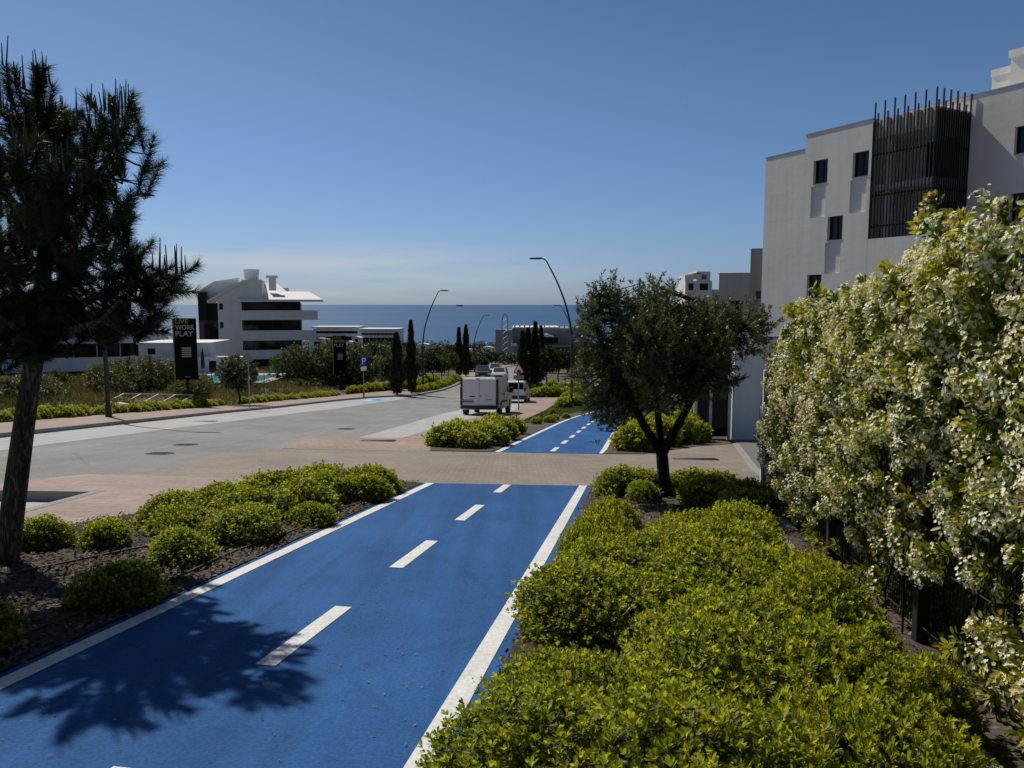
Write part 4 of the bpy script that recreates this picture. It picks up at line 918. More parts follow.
# ================================================================== VEHICLES  (local: x right, y forward, rear at y = 0)
SL = -math.atan(.095)
def wheel(o, x, y, rr, w):
    t = MB().tube([(x - w / 2, y, rr), (x - w / 2 + .02, y, rr), (x + w / 2 - .02, y, rr), (x + w / 2, y, rr)], [rr - .03, rr, rr, rr - .03], 20).build('wheel', M['rubber'], o)
    sx = 1 if x > 0 else -1
    MB().tube([(x + sx * (w / 2 - .005), y, rr), (x + sx * (w / 2 + .008), y, rr)], [rr * .66, rr * .6], 14).build('rim', M['greymetal'], t)
def vehicle(name, x, y, rz, lab, cat, W, prof, paint, glass_side, rear, front, wheels, rr, off=.004, flip=False, taper=.10, zt=1.0):
    o = empty(name, (x, y, float(tz(x, y)) + off), rz, lab, cat); o.rotation_euler = Matrix.Rotation(SL, 3, 'X').to_4x4().to_euler() if not rz else (Matrix.Rotation(SL, 3, 'X') @ Matrix.Rotation(rz, 3, 'Z')).to_euler()
    mb = MB(); mb.prism(prof, -W / 2, W / 2, 'x', .10)
    zs = max(p[1] for p in prof)
    for v in mb.bm.verts:
        if v.co.z > zt: v.co.x *= 1 - taper * (v.co.z - zt) / (zs - zt)
    for wy in wheels:                      # dark wheel arches
        pass
    mb.build('body', paint, o)
    def wx(z): return W / 2 * (1 - (taper * (z - zt) / (zs - zt) if z > zt else 0))
    for poly in glass_side:
        for sx in (-1, 1):
            mb = MB(); ps = [(sx * (wx(z) + .006), yy, z) for yy, z in poly]; mb.quad(*ps); mb.build('side_window', M['glass'], o)
    for nm, poly, mt in rear + front:
        MB().quad(*poly).build(nm, mt, o)
    for wy in wheels:
        for sx in (-1, 1):
            mb = MB(); mb.tube([(sx * (W / 2 - .2), wy, rr), (sx * (W / 2 + .004), wy, rr)], [rr + .06, rr + .06], 20); mb.build('wheel_arch', M['plastic'], o)
            wheel(o, sx * (W / 2 - .10), wy, rr, .22)
    return o
# white van, rear doors to the camera
vp = [(0, .38), (.02, 1.0), (.06, 1.86), (.18, 1.95), (3.5, 1.95), (3.85, 1.84), (4.35, 1.22), (4.85, 1.05), (5.0, .9), (5.02, .35), (4.6, .28), (.3, .28)]
rq = lambda x0, x1, z0, z1, y0=-.004, y1=None: [(x0, y0, z0), (x1, y0, z0), (x1, (y1 if y1 is not None else y0), z1), (x0, (y1 if y1 is not None else y0), z1)]
def yb(z): return (.38 <= z <= 1.0) and (z - .38) / .62 * .02 or .02 + (z - 1.0) / .86 * .04
van = vehicle('white_van', -1.66, 38.7, R(-8), 'white panel van parked with its rear doors facing the camera', 'van', 1.95, vp, M['carwhite'], [[(3.2, 1.15), (4.15, 1.15), (3.78, 1.72), (3.25, 1.72)]], [], [], (.95, 4.05), .33, taper=.09, zt=1.05)
for s_, nm in ((-1, 'left'), (1, 'right')):
    MB().box(min(s_ * .02, s_ * .86), max(s_ * .02, s_ * .86), -.025, .06, .52, 1.84, .012).build('rear_door', M['carwhite'], van)
    MB().box(min(s_ * .862, s_ * .988), max(s_ * .862, s_ * .988), -.03, .10, .80, 1.46, .01).build('tail_light', M['redlight'], van)
    MB().box(min(s_ * .862, s_ * .975), max(s_ * .862, s_ * .975), -.022, .12, 1.47, 1.84, .01).box(min(s_ * .862, s_ * .986), max(s_ * .862, s_ * .986), -.022, .12, .52, .79, .01).build('door_pillar', M['plastic'], van)
    MB().box(s_ * 1.1 - .11, s_ * 1.1 + .11, 3.78, 3.9, 1.1, 1.4, .03).box(min(s_ * .93, s_ * 1.1), max(s_ * .93, s_ * 1.1), 3.82, 3.88, 1.1, 1.18).build('mirror', M['plastic'], van)
MB().box(-.97, .97, -.09, .12, .34, .5, .03).build('bumper', M['plastic'], van)
MB().box(-.84, -.26, -.03, -.0255, .62, .82).build('number_plate', M['greymetal'], van)
MB().box(-.82, -.28, -.035, -.0305, .70, .74).build('plate_print', M['plastic'], van)
MB().box(-.5, -.22, -.05, -.0255, .94, 1.0, .01).build('door_handle', M['plastic'], van)
MB().tube([(.08, -.03, .98), (.08, -.0255, .98)], [.055, .055], 12).build('badge', M['greymetal'], van)
MB().box(.32, .66, -.03, -.0255, .80, .83).build('lettering', M['cargrey'], van)
MB().box(-.18, .02, -.03, .03, 1.85, 1.89, .01).build('brake_light', M['redlight'], van)
MB().box(.978, .983, .9, 3.1, .62, .74).build('side_strip', M['plastic'], van)
MB().box(.955, .978, 1.0, 1.45, 1.02, 1.09).box(.955, .978, 1.6, 2.2, .98, 1.1).build('side_print', M['cargrey'], van)
MB().box(.972, .980, 2.02, 2.04, .5, 1.05).box(.972, .980, 3.12, 3.14, .5, 1.05).build('door_gap', M['plastic'], van)
# people carrier in front of the van
cp = [(0, .42), (.03, .95), (.25, 1.55), (.5, 1.66), (2.4, 1.66), (3.35, 1.05), (4.1, .92), (4.25, .7), (4.25, .32), (4.0, .25), (.2, .25)]
car = vehicle('parked_car', .15, 56.5, R(-6), 'white small people carrier parked in front of the white van', 'car', 1.78, cp, M['carwhite'], [[(.45, 1.0), (3.1, 1.04), (2.4, 1.56), (.65, 1.56)]],
        [('rear_window', rq(-.68, .68, 1.02, 1.5, -.005 + .05, .225), M['glass']), ('number_plate', rq(-.26, .26, .68, .8, -.0), M['greymetal'])], [], (.75, 3.3), .31, taper=.16, zt=.95)
for s_ in (-1, 1): MB().box(s_ * .80 - .07, s_ * .80 + .07, -.02, .1, .85, 1.15, .02).build('tail_light', M['redlight'], car)
MB().box(-.88, .88, -.06, .15, .34, .56, .03).build('bumper', M['plastic'], car)
# oncoming cars at the end of the road: fronts towards the camera, so y is reversed by a half turn
def oncoming(x, y, rz, lab, paint, kind):
    if kind == 'suv': pr = [(0, .45), (.02, .95), (.2, 1.6), (.5, 1.75), (2.5, 1.75), (3.3, 1.15), (4.2, 1.02), (4.4, .8), (4.42, .38), (4.1, .28), (.2, .28)]
    else: pr = [(0, .4), (.02, 1.0), (.1, 1.75), (.3, 1.9), (3.3, 1.9), (4.1, 1.2), (4.7, 1.05), (4.8, .8), (4.8, .35), (4.5, .28), (.2, .28)]
    yf = pr[7][0]; zf = pr[6][1]
    a, c = pr[4], pr[5]
    ws = [(.68, c[0] + .0, c[1] + .03), (-.68, c[0] + .0, c[1] + .03), (-.6, a[0] + .06, a[1] - .06), (.6, a[0] + .06, a[1] - .06)]
    ws = [(x_, y_ + .03, z_ + .02) for x_, y_, z_ in ws]
    o = vehicle('parked_car', x, y, rz, lab, 'car', 1.85, pr, paint, [[(.4, 1.05), (c[0] - .15, 1.12), (a[0] - .05, a[1] - .12), (.45, a[1] - .12)]], [], [('windscreen', ws, M['bluglass'])], (.85, yf - .9), .33, taper=.18, zt=1.02)
    MB().box(-.5, .5, yf - .02, yf + .03, .58, .8, .01).build('grille', M['plastic'], o)
    MB().box(-.26, .26, yf + .03, yf + .04, .45, .56).build('number_plate', M['signwhite'], o)
    for s_ in (-1, 1):
        MB().box(s_ * .72 - .16, s_ * .72 + .16, yf - .12, yf + .025, .72, .9, .03).build('headlight', M['lamp'], o)
        MB().box(s_ * 1.0 - .09, s_ * 1.0 + .09, c[0] - .25, c[0] - .13, 1.08, 1.26, .03).build('mirror', M['plastic'], o)
oncoming(-1.35, 95.5, R(180 - 4), 'white car facing the camera behind the van roof', M['carwhite'], 'suv')
oncoming(-3.75, 98.5, R(180 + 2), 'grey van like car left of the white car at the road end', M['cargrey'], 'mpv')
oncoming(-2.3, 108, R(180), 'pale car with blue windscreen behind the white oncoming car', M['palemetal'], 'mpv')

# ================================================================== RIGHT APARTMENT BUILDING
# local frame: x along the facade towards the camera side, y into the building, z up (z = 0 at -5 m)
ZB = -5.0
bld = empty('apartment_building', (14.85, 40, ZB), math.atan2(-.8865, .4627), 'white rendered apartment building with black slat screen behind the flowering hedge', 'building')
def Z(z): return z - ZB
def facade(name, us, zs, depth, y0, mat, parent):
    """stepped wall face: every cell of the us x zs grid lies depth(u, z) behind y0, with reveals between cells"""
    mb = MB(); nu, nz = len(us) - 1, len(zs) - 1
    dp = [[depth((us[i] + us[i + 1]) / 2, (zs[j] + zs[j + 1]) / 2) for j in range(nz)] for i in range(nu)]
    for i in range(nu):
        for j in range(nz):
            y = y0 + dp[i][j]; a, b_, c, d_ = us[i], us[i + 1], Z(zs[j]), Z(zs[j + 1])
            mb.quad((a, y, c), (b_, y, c), (b_, y, d_), (a, y, d_))
            if i + 1 < nu and abs(dp[i + 1][j] - dp[i][j]) > 1e-6:
                y2 = y0 + dp[i + 1][j]; mb.quad((b_, y, c), (b_, y2, c), (b_, y2, d_), (b_, y, d_))
            if j + 1 < nz and abs(dp[i][j + 1] - dp[i][j]) > 1e-6:
                y2 = y0 + dp[i][j + 1]; mb.quad((a, y, d_), (b_, y, d_), (b_, y2, d_), (a, y2, d_))
    bmesh.ops.remove_doubles(mb.bm, verts=mb.bm.verts[:], dist=1e-4)
    return mb.build(name, mat, parent)
WIN = [(.23, 1.10, 7.69, 8.87), (2.54, 3.42, 7.69, 8.87), (1.23, 2.12, 4.85, 6.02), (.1, 1.0, 2.05, 3.22), (1.23, 2.12, -.75, .42)]
PAN = [(.14, 1.04, 6.06, 7.60), (2.46, 3.36, 6.06, 7.60), (1.14, 2.06, 3.25, 4.76), (.02, .95, .45, 1.96)]
WIN = [(a + .33, b_ + .33, c, d_) for a, b_, c, d_ in WIN]; PAN = [(a + .33, b_ + .33, c, d_) for a, b_, c, d_ in PAN]
def dep(u, z):
    for a, b_, c, d_ in WIN:
        if a < u < b_ and c < z < d_: return .24
    for a, b_, c, d_ in PAN:
        if a < u < b_ and c < z < d_: return .10
    return 0
us = sorted(set([0, 3.89] + [k for w in WIN + PAN for k in w[:2]])); zs = sorted(set([-5.6, 10.22] + [k for w in WIN + PAN for k in w[2:]]))
facade('front_wall', us, zs, dep, 0, M['wall'], bld)
def window(o, a, b_, c, d_, y):
    f_ = MB().box(a, b_, y - .07, y - .003, Z(c), Z(c) + .06).box(a, b_, y - .07, y - .003, Z(d_) - .06, Z(d_)).box(a, a + .05, y - .07, y - .003, Z(c) + .06, Z(d_) - .06).box(b_ - .05, b_, y - .07, y - .003, Z(c) + .06, Z(d_) - .06).box((a + b_) / 2 - .035, (a + b_) / 2 + .035, y - .07, y - .003, Z(c) + .06, Z(d_) - .06).build('window', M['black'], o)
    MB().box(a + .05, b_ - .05, y - .03, y - .02, Z(c) + .06, Z(d_) - .06).build('pane', M['glass'], f_)
    MB().box(a - .0, b_ + .0, y - .26, y - .07, Z(c), Z(c) + .03).build('sill', M['kerbstone'], f_)
for w in WIN: window(bld, *w, .24)
MB().box(.02, 3.87, .25, 8, Z(-5.6), Z(10.18)).build('inner_block', M['wall'], bld)
MB().box(-.03, 3.89, -.03, .3, Z(10.222), Z(10.27)).build('coping', M['greymetal'], bld)
MB().box(-2.97, .02, .32, 8, Z(-5.6), Z(9.6)).build('set_back_wall', M['wall'], bld)
MB().box(-3.0, -.002, .29, .6, Z(9.602), Z(9.65)).build('coping', M['greymetal'], bld)
# corner terrace behind the screen
MB().box(3.9, 6.98, .0, .22, Z(-5.6), Z(4.77)).box(6.78, 6.98, .22, 2.5, Z(-5.6), Z(4.77)).box(3.9, 6.78, .22, 2.5, Z(3.9), Z(4.1)).build('terrace_parapet', M['wall'], bld)
MB().box(3.9, 6.86, .18, 2.5, Z(9.35), Z(10.2)).build('terrace_roof', M['wall'], bld)
MB().box(3.9, 6.8, .3, 2.5, Z(7.0), Z(7.25)).build('terrace_slab', M['wall'], bld)
MB().box(4.3, 4.6, .4, .7, Z(4.1), Z(9.35)).build('terrace_column', M['wall'], bld)
MB().box(4.9, 6.5, 2.42, 2.49, Z(4.1), Z(6.4)).box(4.9, 6.5, 2.42, 2.49, Z(7.25), Z(9.2)).build('terrace_door', M['glass'], bld)
# taller block behind and to the right
RW = [(8.85, 9.7, 8.0, 9.15), (8.85, 9.7, 5.2, 6.4), (11.4, 12.5, 8.05, 9.3), (11.4, 12.5, 5.2, 6.4)]
us = sorted(set([3.9, 20] + [k for w in RW for k in w[:2]])); zs = sorted(set([-5.6, 10.87] + [k for w in RW for k in w[2:]]))
facade('right_wall', us, zs, lambda u, z: .24 if any(a < u < b_ and c < z < d_ for a, b_, c, d_ in RW) else 0, 2.5, M['wall'], bld)
for w in RW: window(bld, *w, 2.74)
MB().box(3.9, 20, 2.78, 14, Z(-5.6), Z(10.82)).build('inner_block', M['wall'], bld)
MB().box(3.87, 20, 2.47, 2.9, Z(10.872), Z(10.92)).build('coping', M['greymetal'], bld)
MB().box(5.0, 6.2, 7.0, 11, Z(10.83), Z(13.0)).box(6.2, 9.8, 6.4, 11, Z(10.83), Z(13.5)).build('roof_house', M['wall_far'], bld)
MB().box(4.95, 6.19, 6.95, 7.2, Z(12.75), Z(13.05)).box(6.12, 9.85, 6.3, 6.6, Z(13.25), Z(13.55)).build('roof_cornice', M['wall_far'], bld)
MB().box(7.0, 7.7, 6.36, 6.39, Z(11.7), Z(12.6)).build('roof_window', M['glass'], bld)
scr = bld
def slats(x0_, y0_, x1_, y1_, n, first):
    wx_, wy_ = (.022, .032) if y0_ == y1_ else (.032, .022)
    for k in range(n + 1):
        if k == 0 and not first: continue
        t = k / n; x = x0_ + (x1_ - x0_) * t; y = y0_ + (y1_ - y0_) * t
        top = 10.95 if k % 3 == 0 else (10.45 if k % 3 == 1 else 10.1)
        MB().box(x - wx_, x + wx_, y - wy_, y + wy_, Z(4.774), Z(top)).build('slat', M['black'], scr)
slats(3.94, .06, 6.92, .06, 18, True); slats(6.92, .06, 6.92, 2.44, 15, False)
for z in (5.3, 6.7, 8.55):
    MB().box(3.93, 6.87, .105, .14, Z(z), Z(z) + .08).box(6.84, 6.875, .145, 2.44, Z(z), Z(z) + .08).build('screen_rail', M['black'], scr)
# entrance wall, glass gate and neighbours behind the olive
ew = empty('entrance_wall', (7.05, 24.3, tz(7.05, 24.3)), R(4), 'tall plain pale wall beside the glass gate at the slab end', 'wall')
MB().box(0, 5.5, 0, .35, -.3, 3.25, .01).build('wall', M['wall'], ew); MB().box(-.02, 5.5, -.02, .37, 3.252, 3.31).build('coping', M['kerbstone'], ew)
gt = empty('glass_gate', (5.85, 24.35, tz(5.85, 24.35)), R(4), 'dark glass gate panel with pale posts left of the plain entrance wall', 'gate')
for x in (0, .48, 1.1): MB().box(x - .05, x + .05, -.05, .05, -.1, 2.05, .005).build('post', M['palemetal'], gt)
MB().box(.05, .43, -.015, .015, .08, 1.95).build('pane', M['glass'], gt); MB().box(.53, 1.05, -.015, .015, .08, 1.95).build('pane', M['glass'], gt)
nb = empty('apartment_building', (16, 60, tz(16, 60)), R(-17), 'plain grey block seen between the olive crown and the white apartments', 'building')
zb_ = tz(16, 60)
MB().box(0, 3.2, 0, 7, -.5, 4.05 - zb_).build('wall', M['wall_grey'], nb); MB().box(-.05, 3.2, -.05, .3, 4.052 - zb_, 4.13 - zb_).build('coping', M['greymetal'], nb)
MB().box(.9, 1.8, -.03, .0, .8 - zb_, 2.0 - zb_).build('window', M['glass'], nb)
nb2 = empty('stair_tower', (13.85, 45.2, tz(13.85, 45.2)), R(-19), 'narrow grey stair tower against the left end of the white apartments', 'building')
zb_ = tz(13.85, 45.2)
MB().box(0, 1.6, 0, 4, -.5, 4.95 - zb_).build('wall', M['tower_shade_grey'], nb2); MB().box(.35, 1.1, -.02, .0, 2.05 - zb_, 2.5 - zb_).build('window', M['black'], nb2)
ab = empty('apartment_building', (33.5, 150, tz(33.5, 150)), 0, 'far white block with open roof terraces just above the olive crown', 'building')
zb_ = tz(33.5, 150)
MB().box(0, 5.2, 0, 8, 0, 6.2 - zb_).box(0, 1.6, .5, 6, 6.2 - zb_, 7.3 - zb_).box(2.2, 4.9, .4, 7, 6.2 - zb_, 8.0 - zb_).box(6.2, 8.0, 2, 8, 0, 4.6 - zb_).build('wall', M['wall_far'], ab)
MB().box(1.7, 3.0, .3, 6, 7.5 - zb_, 7.7 - zb_).box(3.2, 4.2, .37, .39, 6.5 - zb_, 7.4 - zb_).build('canopy', M['tile'], ab)
for i in range(4): MB().box(.6, 1.6, -.03, 0, 4.4 - zb_ - i * 3, 5.7 - zb_ - i * 3).build('window', M['glass'], ab); MB().box(2.8, 4.4, -.03, 0, 4.4 - zb_ - i * 3, 5.7 - zb_ - i * 3).build('window', M['glass'], ab)

# ================================================================== LEFT WHITE BUILDING WITH STACKED BALCONIES (about 120 m away)
D1 = 120.0
def lx(u): return (u - 512) / F * D1
def lz(v): return at(512, v, D1).z
g1 = gz(-40, D1) - 1
RW1 = R(15)
wb = empty('white_balcony_block', (lx(243), D1, g1), RW1, 'white balcony building with broad sloping white roof in front of the sea', 'building')
def wp(u, v, y):
    ru = (u - 512) / F; c_, s_ = math.cos(RW1), math.sin(RW1); k_ = (1 / (CT + (384 - v) / F * ST)); ru *= k_
    x = (ru * (D1 + y * c_) - lx(243) + y * s_) / (c_ - ru * s_)
    return (x, y, at(512, v, D1 + x * s_ + y * c_).z - g1)
def q1(u, v): return wp(u, 330, 0)
W1 = q1(302, 0)[0]
def zv(v): return lz(v) - g1
MB().box(.1, W1, .5, 16, 0, zv(303)).build('core', M['wall_far'], wb)
for k, (vt, vb, ur) in enumerate(((310.5, 320, 318), (330.5, 340.5, 316), (350, 359, 312))):
    xr = q1(ur, 0)[0]
    MB().box(0, xr, -1.2, -1.0, zv(vb), zv(vt)).box(xr - .2, xr, -.998, 9, zv(vb), zv(vt)).box(0, xr - .21, -.998, 9, zv(vb), zv(vb) + .25).box(0, .2, -.998, .5, zv(vb) + .26, zv(vt)).build('balcony', M['wall_far'], wb)
for vt, vb in ((301, 310.5), (320, 330.5), (340.5, 350), (359, 367)):
    w_ = MB().box(.2, W1 - .15, .3, .49, zv(vb), zv(vt)).build('window_band', M['glass'], wb)
    mb = MB()
    for k in range(1, 6): mb.box(.2 + k * (W1 - .3) / 6 - .04, .2 + k * (W1 - .3) / 6 + .04, .25, .298, zv(vb), zv(vt))
    mb.box(.2, W1 - .15, .252, .296, zv(vt) - .1, zv(vt)); mb.build('frame', M['black'], w_)
xs_ = wp(218.5, 330, -.3)[0]; xd_ = wp(200.5, 330, .4)[0]; xe_ = wp(199, 330, -.2)[0]; xf_ = wp(208, 330, -.2)[0]
MB().box(xs_, .0, -.3, 14, 0, zv(302)).build('stair_wall', M['wall_far'], wb)
for v in (303.5, 322, 340): MB().box(xs_ + .25, xs_ + .75, -.36, -.302, zv(v + 6), zv(v)).build('window', M['glass'], wb)
MB().box(xd_, xs_ - .02, .4, 13, 0, zv(303)).build('dark_glass_wing', M['glass'], wb)
MB().box(xe_, xf_, -.2, 13, 0, zv(292)).build('dark_glass_wing', M['glass'], wb)
mb = MB()
for v in (320, 338): mb.box(xe_ + .05, xf_ - .05, -.26, -.21, zv(v) - .15, zv(v))
mb.build('floor_line', M['darkmetal'], wb)
# roof: broad plane with a long eave to the right, and two shed roofs whose ends face the camera
def poly_roof(name, faces, th):
    mb = MB()
    for f in faces:
        mb.quad(*f); mb.quad(*[(p_[0], p_[1], p_[2] - th) for p_ in f[::-1]])
    f = faces[0]; mb.quad((f[0][0], f[0][1], f[0][2] - th), (f[1][0], f[1][1], f[1][2] - th), f[1], f[0]); mb.quad((f[1][0], f[1][1], f[1][2] - th), (f[2][0], f[2][1], f[2][2] - th), f[2], f[1])
    return mb.build(name, M['roofwhite'], wb)
A_, B_, C_, D_, E_, F_ = wp(236.5, 299.3, -2.2), wp(323, 299.6, -1.6), wp(309, 291.6, 6), wp(287, 291.4, 6), wp(273, 280.5, 12), wp(261, 284.8, 8)
poly_roof('roof', [(A_, B_, C_, D_), (A_, D_, E_, F_)], .35)
def shed(us_vs, base_v, y0_, y1_, nm):
    P_ = [wp(u, v, y0_) for u, v in us_vs]
    MB().prism([(p_[0], p_[2] - .3) for p_ in P_] + [(P_[-1][0], zv(base_v)), (P_[0][0] + .3, zv(base_v))], y0_ + .5, y1_, 'y').build(nm + '_gable', M['wall_far'], wb)
    for p_, q_ in zip(P_, P_[1:]):
        MB().prism([(p_[0], p_[2]), (q_[0], q_[2]), (q_[0], q_[2] - .3), (p_[0], p_[2] - .3)], y0_, y1_ + .4, 'y').build('roof', M['roofwhite'], wb)
shed([(207, 300.5), (243, 280), (261.5, 279.5)], 302, -1.0, 9, 'stair')
shed([(197.5, 291), (214, 281.5), (238, 277.8)], 300, 1.5, 13, 'wing')
ch = MB().tube([(1.3, 5, zv(282)), (1.3, 5, zv(270))], [1.05, 1.2], 20).build('chimney', M['wall_far'], wb, False); MB().tube([(1.3, 5, zv(270)), (1.3, 5, zv(268))], [1.25, 1.25], 20).build('chimney_cap', M['roofwhite'], ch)
ch = MB().box(4.0, 5.1, 3.2, 4.2, zv(290), zv(277)).build('chimney', M['wall_far'], wb); MB().box(3.6, 5.4, 3.0, 4.4, zv(276.9), zv(274.5)).build('chimney_cap', M['roofwhite'], ch)
MB().box(5.2, 6.9, 9, 11, zv(295), zv(286.5)).build('dormer', M['roofwhite'], wb)

# white apartments behind the pine (about 85 m)
D2 = 84.0
def rowb(name, u0, u1, D, bands, base_v, roof_v, rz, lab, cat, depth=12, mat='wall_far'):
    x0_ = (u0 - 512) / F * D; x1_ = (u1 - 512) / F * D; g_ = gz((x0_ + x1_) / 2, D) - 1.5
    o = empty(name, (x0_, D, g_), rz, lab, cat); w_ = x1_ - x0_
    h = lambda v: at(512, v, D).z - g_
    MB().box(0, w_, .8, depth, 0, h(roof_v)).build('wall', M[mat], o)
    for vt, vb in bands:
        MB().box(-.1, w_ + .1, -.6, -.4, h(vb), h(vt)).box(-.1, w_ + .1, -.398, .8, h(vb), h(vb) + .22).build('balcony', M[mat], o)
    for (a, b_), (c, d_) in zip(bands, bands[1:] + [(base_v, base_v)]):
        f_ = MB().box(.3, w_ - .3, .72, .798, h(c), h(b_)).build('window_band', M['glass'], o)
        mb = MB(); n = max(2, int(w_ / 2.4))
        for k in range(1, n): mb.box(.3 + k * (w_ - .6) / n - .06, .3 + k * (w_ - .6) / n + .06, .66, .718, h(c), h(b_))
        mb.box(.3, w_ - .3, .662, .716, h(b_) - .1, h(b_)); mb.build('frame', M['wall_far'] if n % 2 else M['black'], f_)
    return o, w_, h
o, w_, h = rowb('white_apartments', -60, 148, D2, [(334, 346), (361, 375)], 388, 336, R(24), 'long low white apartment row with dark window bands behind the pine', 'building', 7)
MB().box(0, w_ * .6, 1.5, 7, h(336), h(300)).build('upper_storey', M['wall_far'], o)
MB().box(-.1, w_ * .6, .6, .8, h(324), h(317)).box(-.1, w_ * .6, .801, 1.5, h(324), h(322.5)).build('balcony', M['wall_far'], o)
for a_, c_ in ((316, 303), (334, 325)): MB().box(.4, w_ * .57, 1.42, 1.498, h(a_), h(c_)).build('window_band', M['glass'], o)
MB().box(-.3, w_ * .62, .4, 7.5, h(299.9), h(297)).build('roof', M['roofwhite'], o)
for k in range(3): MB().box(w_ * (.68 + .07 * k), w_ * (.70 + .07 * k), -.39, -.32, h(360), h(347)).build('column', M['black'], o)
an = empty('white_annex', (-37.6, 84, gz(-37, 84) - 1), R(3), 'low white annex with two dark doors behind the black banner sign', 'building'); ga = gz(-37, 84) - 1
h = lambda v: at(512, v, 84).z - ga
MB().box(-3.6, 4.2, 1.2, 8, 0, h(345)).build('wall', M['wall_far'], an); MB().box(-1.2, 8.5, 0, 1.15, 0, h(357)).build('front_wall', M['wall_far'], an); MB().box(-3.7, 4.3, .9, 8.1, h(344.9), h(343)).build('roof', M['roofwhite'], an)
for x in (.2, 2.4, 4.4): MB().box(x, x + .75, -.04, 0, h(372), h(361)).build('door', M['glass'], an)
for x in (-2.6, 1.8): MB().box(x, x + .8, 1.16, 1.198, h(355), h(349)).build('window', M['glass'], an)
# pool terrace with basin and railing
pt = empty('swimming_pool', (-34.5, 74, gz(-34.5, 74)), R(0), 'turquoise swimming pool with white surround behind the small round tree', 'pool'); gp = gz(-34.5, 74)
h = lambda v: at(512, v, 74).z - gp
zt = h(382)
MB().box(.0, 11, -.5, .6, -1.5, zt).box(0, 1.2, .61, 7, -1.5, zt).box(9.8, 11, .61, 7, -1.5, zt).box(0, 11, 7.01, 9.5, -1.5, zt).build('surround', M['concrete'], pt)
MB().box(1.21, 9.79, .61, 7.0, -1.4, zt - .08).build('water', M['pool'], pt)
rl = empty('pool_fence', (-34.6, 73, gz(-34.6, 73)), 0, 'thin metal railing on the bank in front of the pool', 'fence')
for k in range(12): MB().tube([(k * 1.0, 0, -.5), (k * 1.0, 0, zt + .9)], .03, 5).build('post', M['darkmetal'], rl)
MB().tube([(0, 0, zt + .88), (11, 0, zt + .88)], .025, 5).build('rail', M['darkmetal'], rl)
um = empty('closed_parasol', (-31.6, 78.5, gz(-31.6, 78.5)), 0, 'closed dark parasol standing behind the pool by the white wall', 'parasol')
MB().tube([(0, 0, 0), (0, 0, 3.4)], .03, 6).build('pole', M['darkmetal'], um); MB().tube([(0, 0, 1.4), (0, 0, 1.7), (0, 0, 3.0), (0, 0, 3.45)], [.14, .2, .12, .03], 8).build('canopy', M['black'], um)

# far white hotels above the wood
o, w_, h = rowb('hotel', 314, 358, 520, [(328, 331), (333.5, 336.5)], 341, 328, 0, 'far low white hotel nearest to the balcony building', 'building', 20); MB().box(-1, w_ + 1, -2, 20, h(327.9), h(326.6)).build('roof', M['roofwhite'], o)
o, w_, h = rowb('hotel', 361, 397, 500, [(330, 333), (335, 337.5)], 344, 330, R(-6), 'far low white hotel left of the roadside cypresses', 'building', 20); MB().box(-1, w_ + 1, -2, 20, h(329.9), h(328.6)).build('roof', M['roofwhite'], o)
def house(u0, u1, vt, vb, D, lab, roof='roofwhite'):
    x0_ = (u0 - 512) / F * D; w_ = (u1 - u0) / F * D; zt_ = at(512, vt, D).z; zb_ = min(gz(x0_, D) - 2, at(512, vb, D).z)
    o = empty('house', (x0_, D, zb_), R((u0 * 7) % 20 - 10), lab, 'house'); H_ = zt_ - zb_
    MB().box(0, w_, 0, w_ * .8, 0, H_ * .97).build('wall', M['wall_far'], o)
    MB().prism([(-.4, H_ * .971), (w_ / 2, H_ * .971 + w_ * .12), (w_ + .4, H_ * .971)], -.4, w_ * .8 + .4, 'y').build('roof', M[roof], o)
    k = max(1, int(w_ / 4))
    for i in range(k): MB().box(w_ * (i + .3) / k, w_ * (i + .7) / k, -.05, -.002, H_ - 2.6, H_ - 1.0).build('window', M['glass'], o)
house(309, 326, 339, 350, 300, 'far house with reddish brown roof right of the balcony building', 'tile')
house(418, 428, 344, 352, 330, 'small far white house between left cypress and street lamp')
house(468, 473, 349, 356, 260, 'small far white house right of the two slim cypresses')
house(484, 492, 347, 354, 280, 'far white house left of the long grey building')
house(346, 352, 341, 350, 260, 'far white house peeping out behind the second black banner')
house(352, 361, 337, 347, 420, 'far white house between the two far hotels')
# long grey building
D3 = 240.0; g3 = gz(5, D3) - 1
gb = empty('grey_building', ((495 - 512) / F * D3, D3, g3), 0, 'long flat grey concrete building behind the cypress group', 'building')
zz = lambda v: at(512, v, D3).z - g3; xx = lambda u: (u - 495) / F * D3
MB().prism([(xx(495), 6), (xx(511), 0), (xx(585), 1), (xx(585), 22), (xx(495), 22)], 0, zz(345), 'z').build('wall', M['concrete_grey'], gb)
MB().prism([(xx(495), 5.9), (xx(512), -.3), (xx(512), 7), (xx(495), 9)], zz(344.9), zz(330), 'z').build('wall', M['concrete_grey'], gb)
MB().prism([(xx(512.2), 3.2), (xx(588), 4.5), (xx(588), 22), (xx(512.2), 22)], zz(344.9), zz(328.5), 'z').build('wall', M['concrete_grey'], gb)
MB().box(xx(513), xx(560), 3.6, 20, zz(328.4), zz(327.4)).build('roof', M['roofwhite'], gb)
for u, v in ((515, 343), (515, 352)): MB().box(xx(u - 4), xx(u + 2), -.5, -.32, zz(v + 3), zz(v)).build('window', M['wall_far'], gb)
MB().prism([(xx(533), zz(337)), (xx(536), zz(334.2)), (xx(548), zz(334)), (xx(554), zz(336.8))], -1.5, 3, 'y').build('awning', M['roofwhite'], gb)
MB().box(xx(530), xx(558), .3, 3, zz(343), zz(337.5)).build('dark_opening', M['glass'], gb)
MB().box(xx(526), xx(584), .55, .98, zz(353), zz(347.5)).build('window_band', M['glass'], gb)
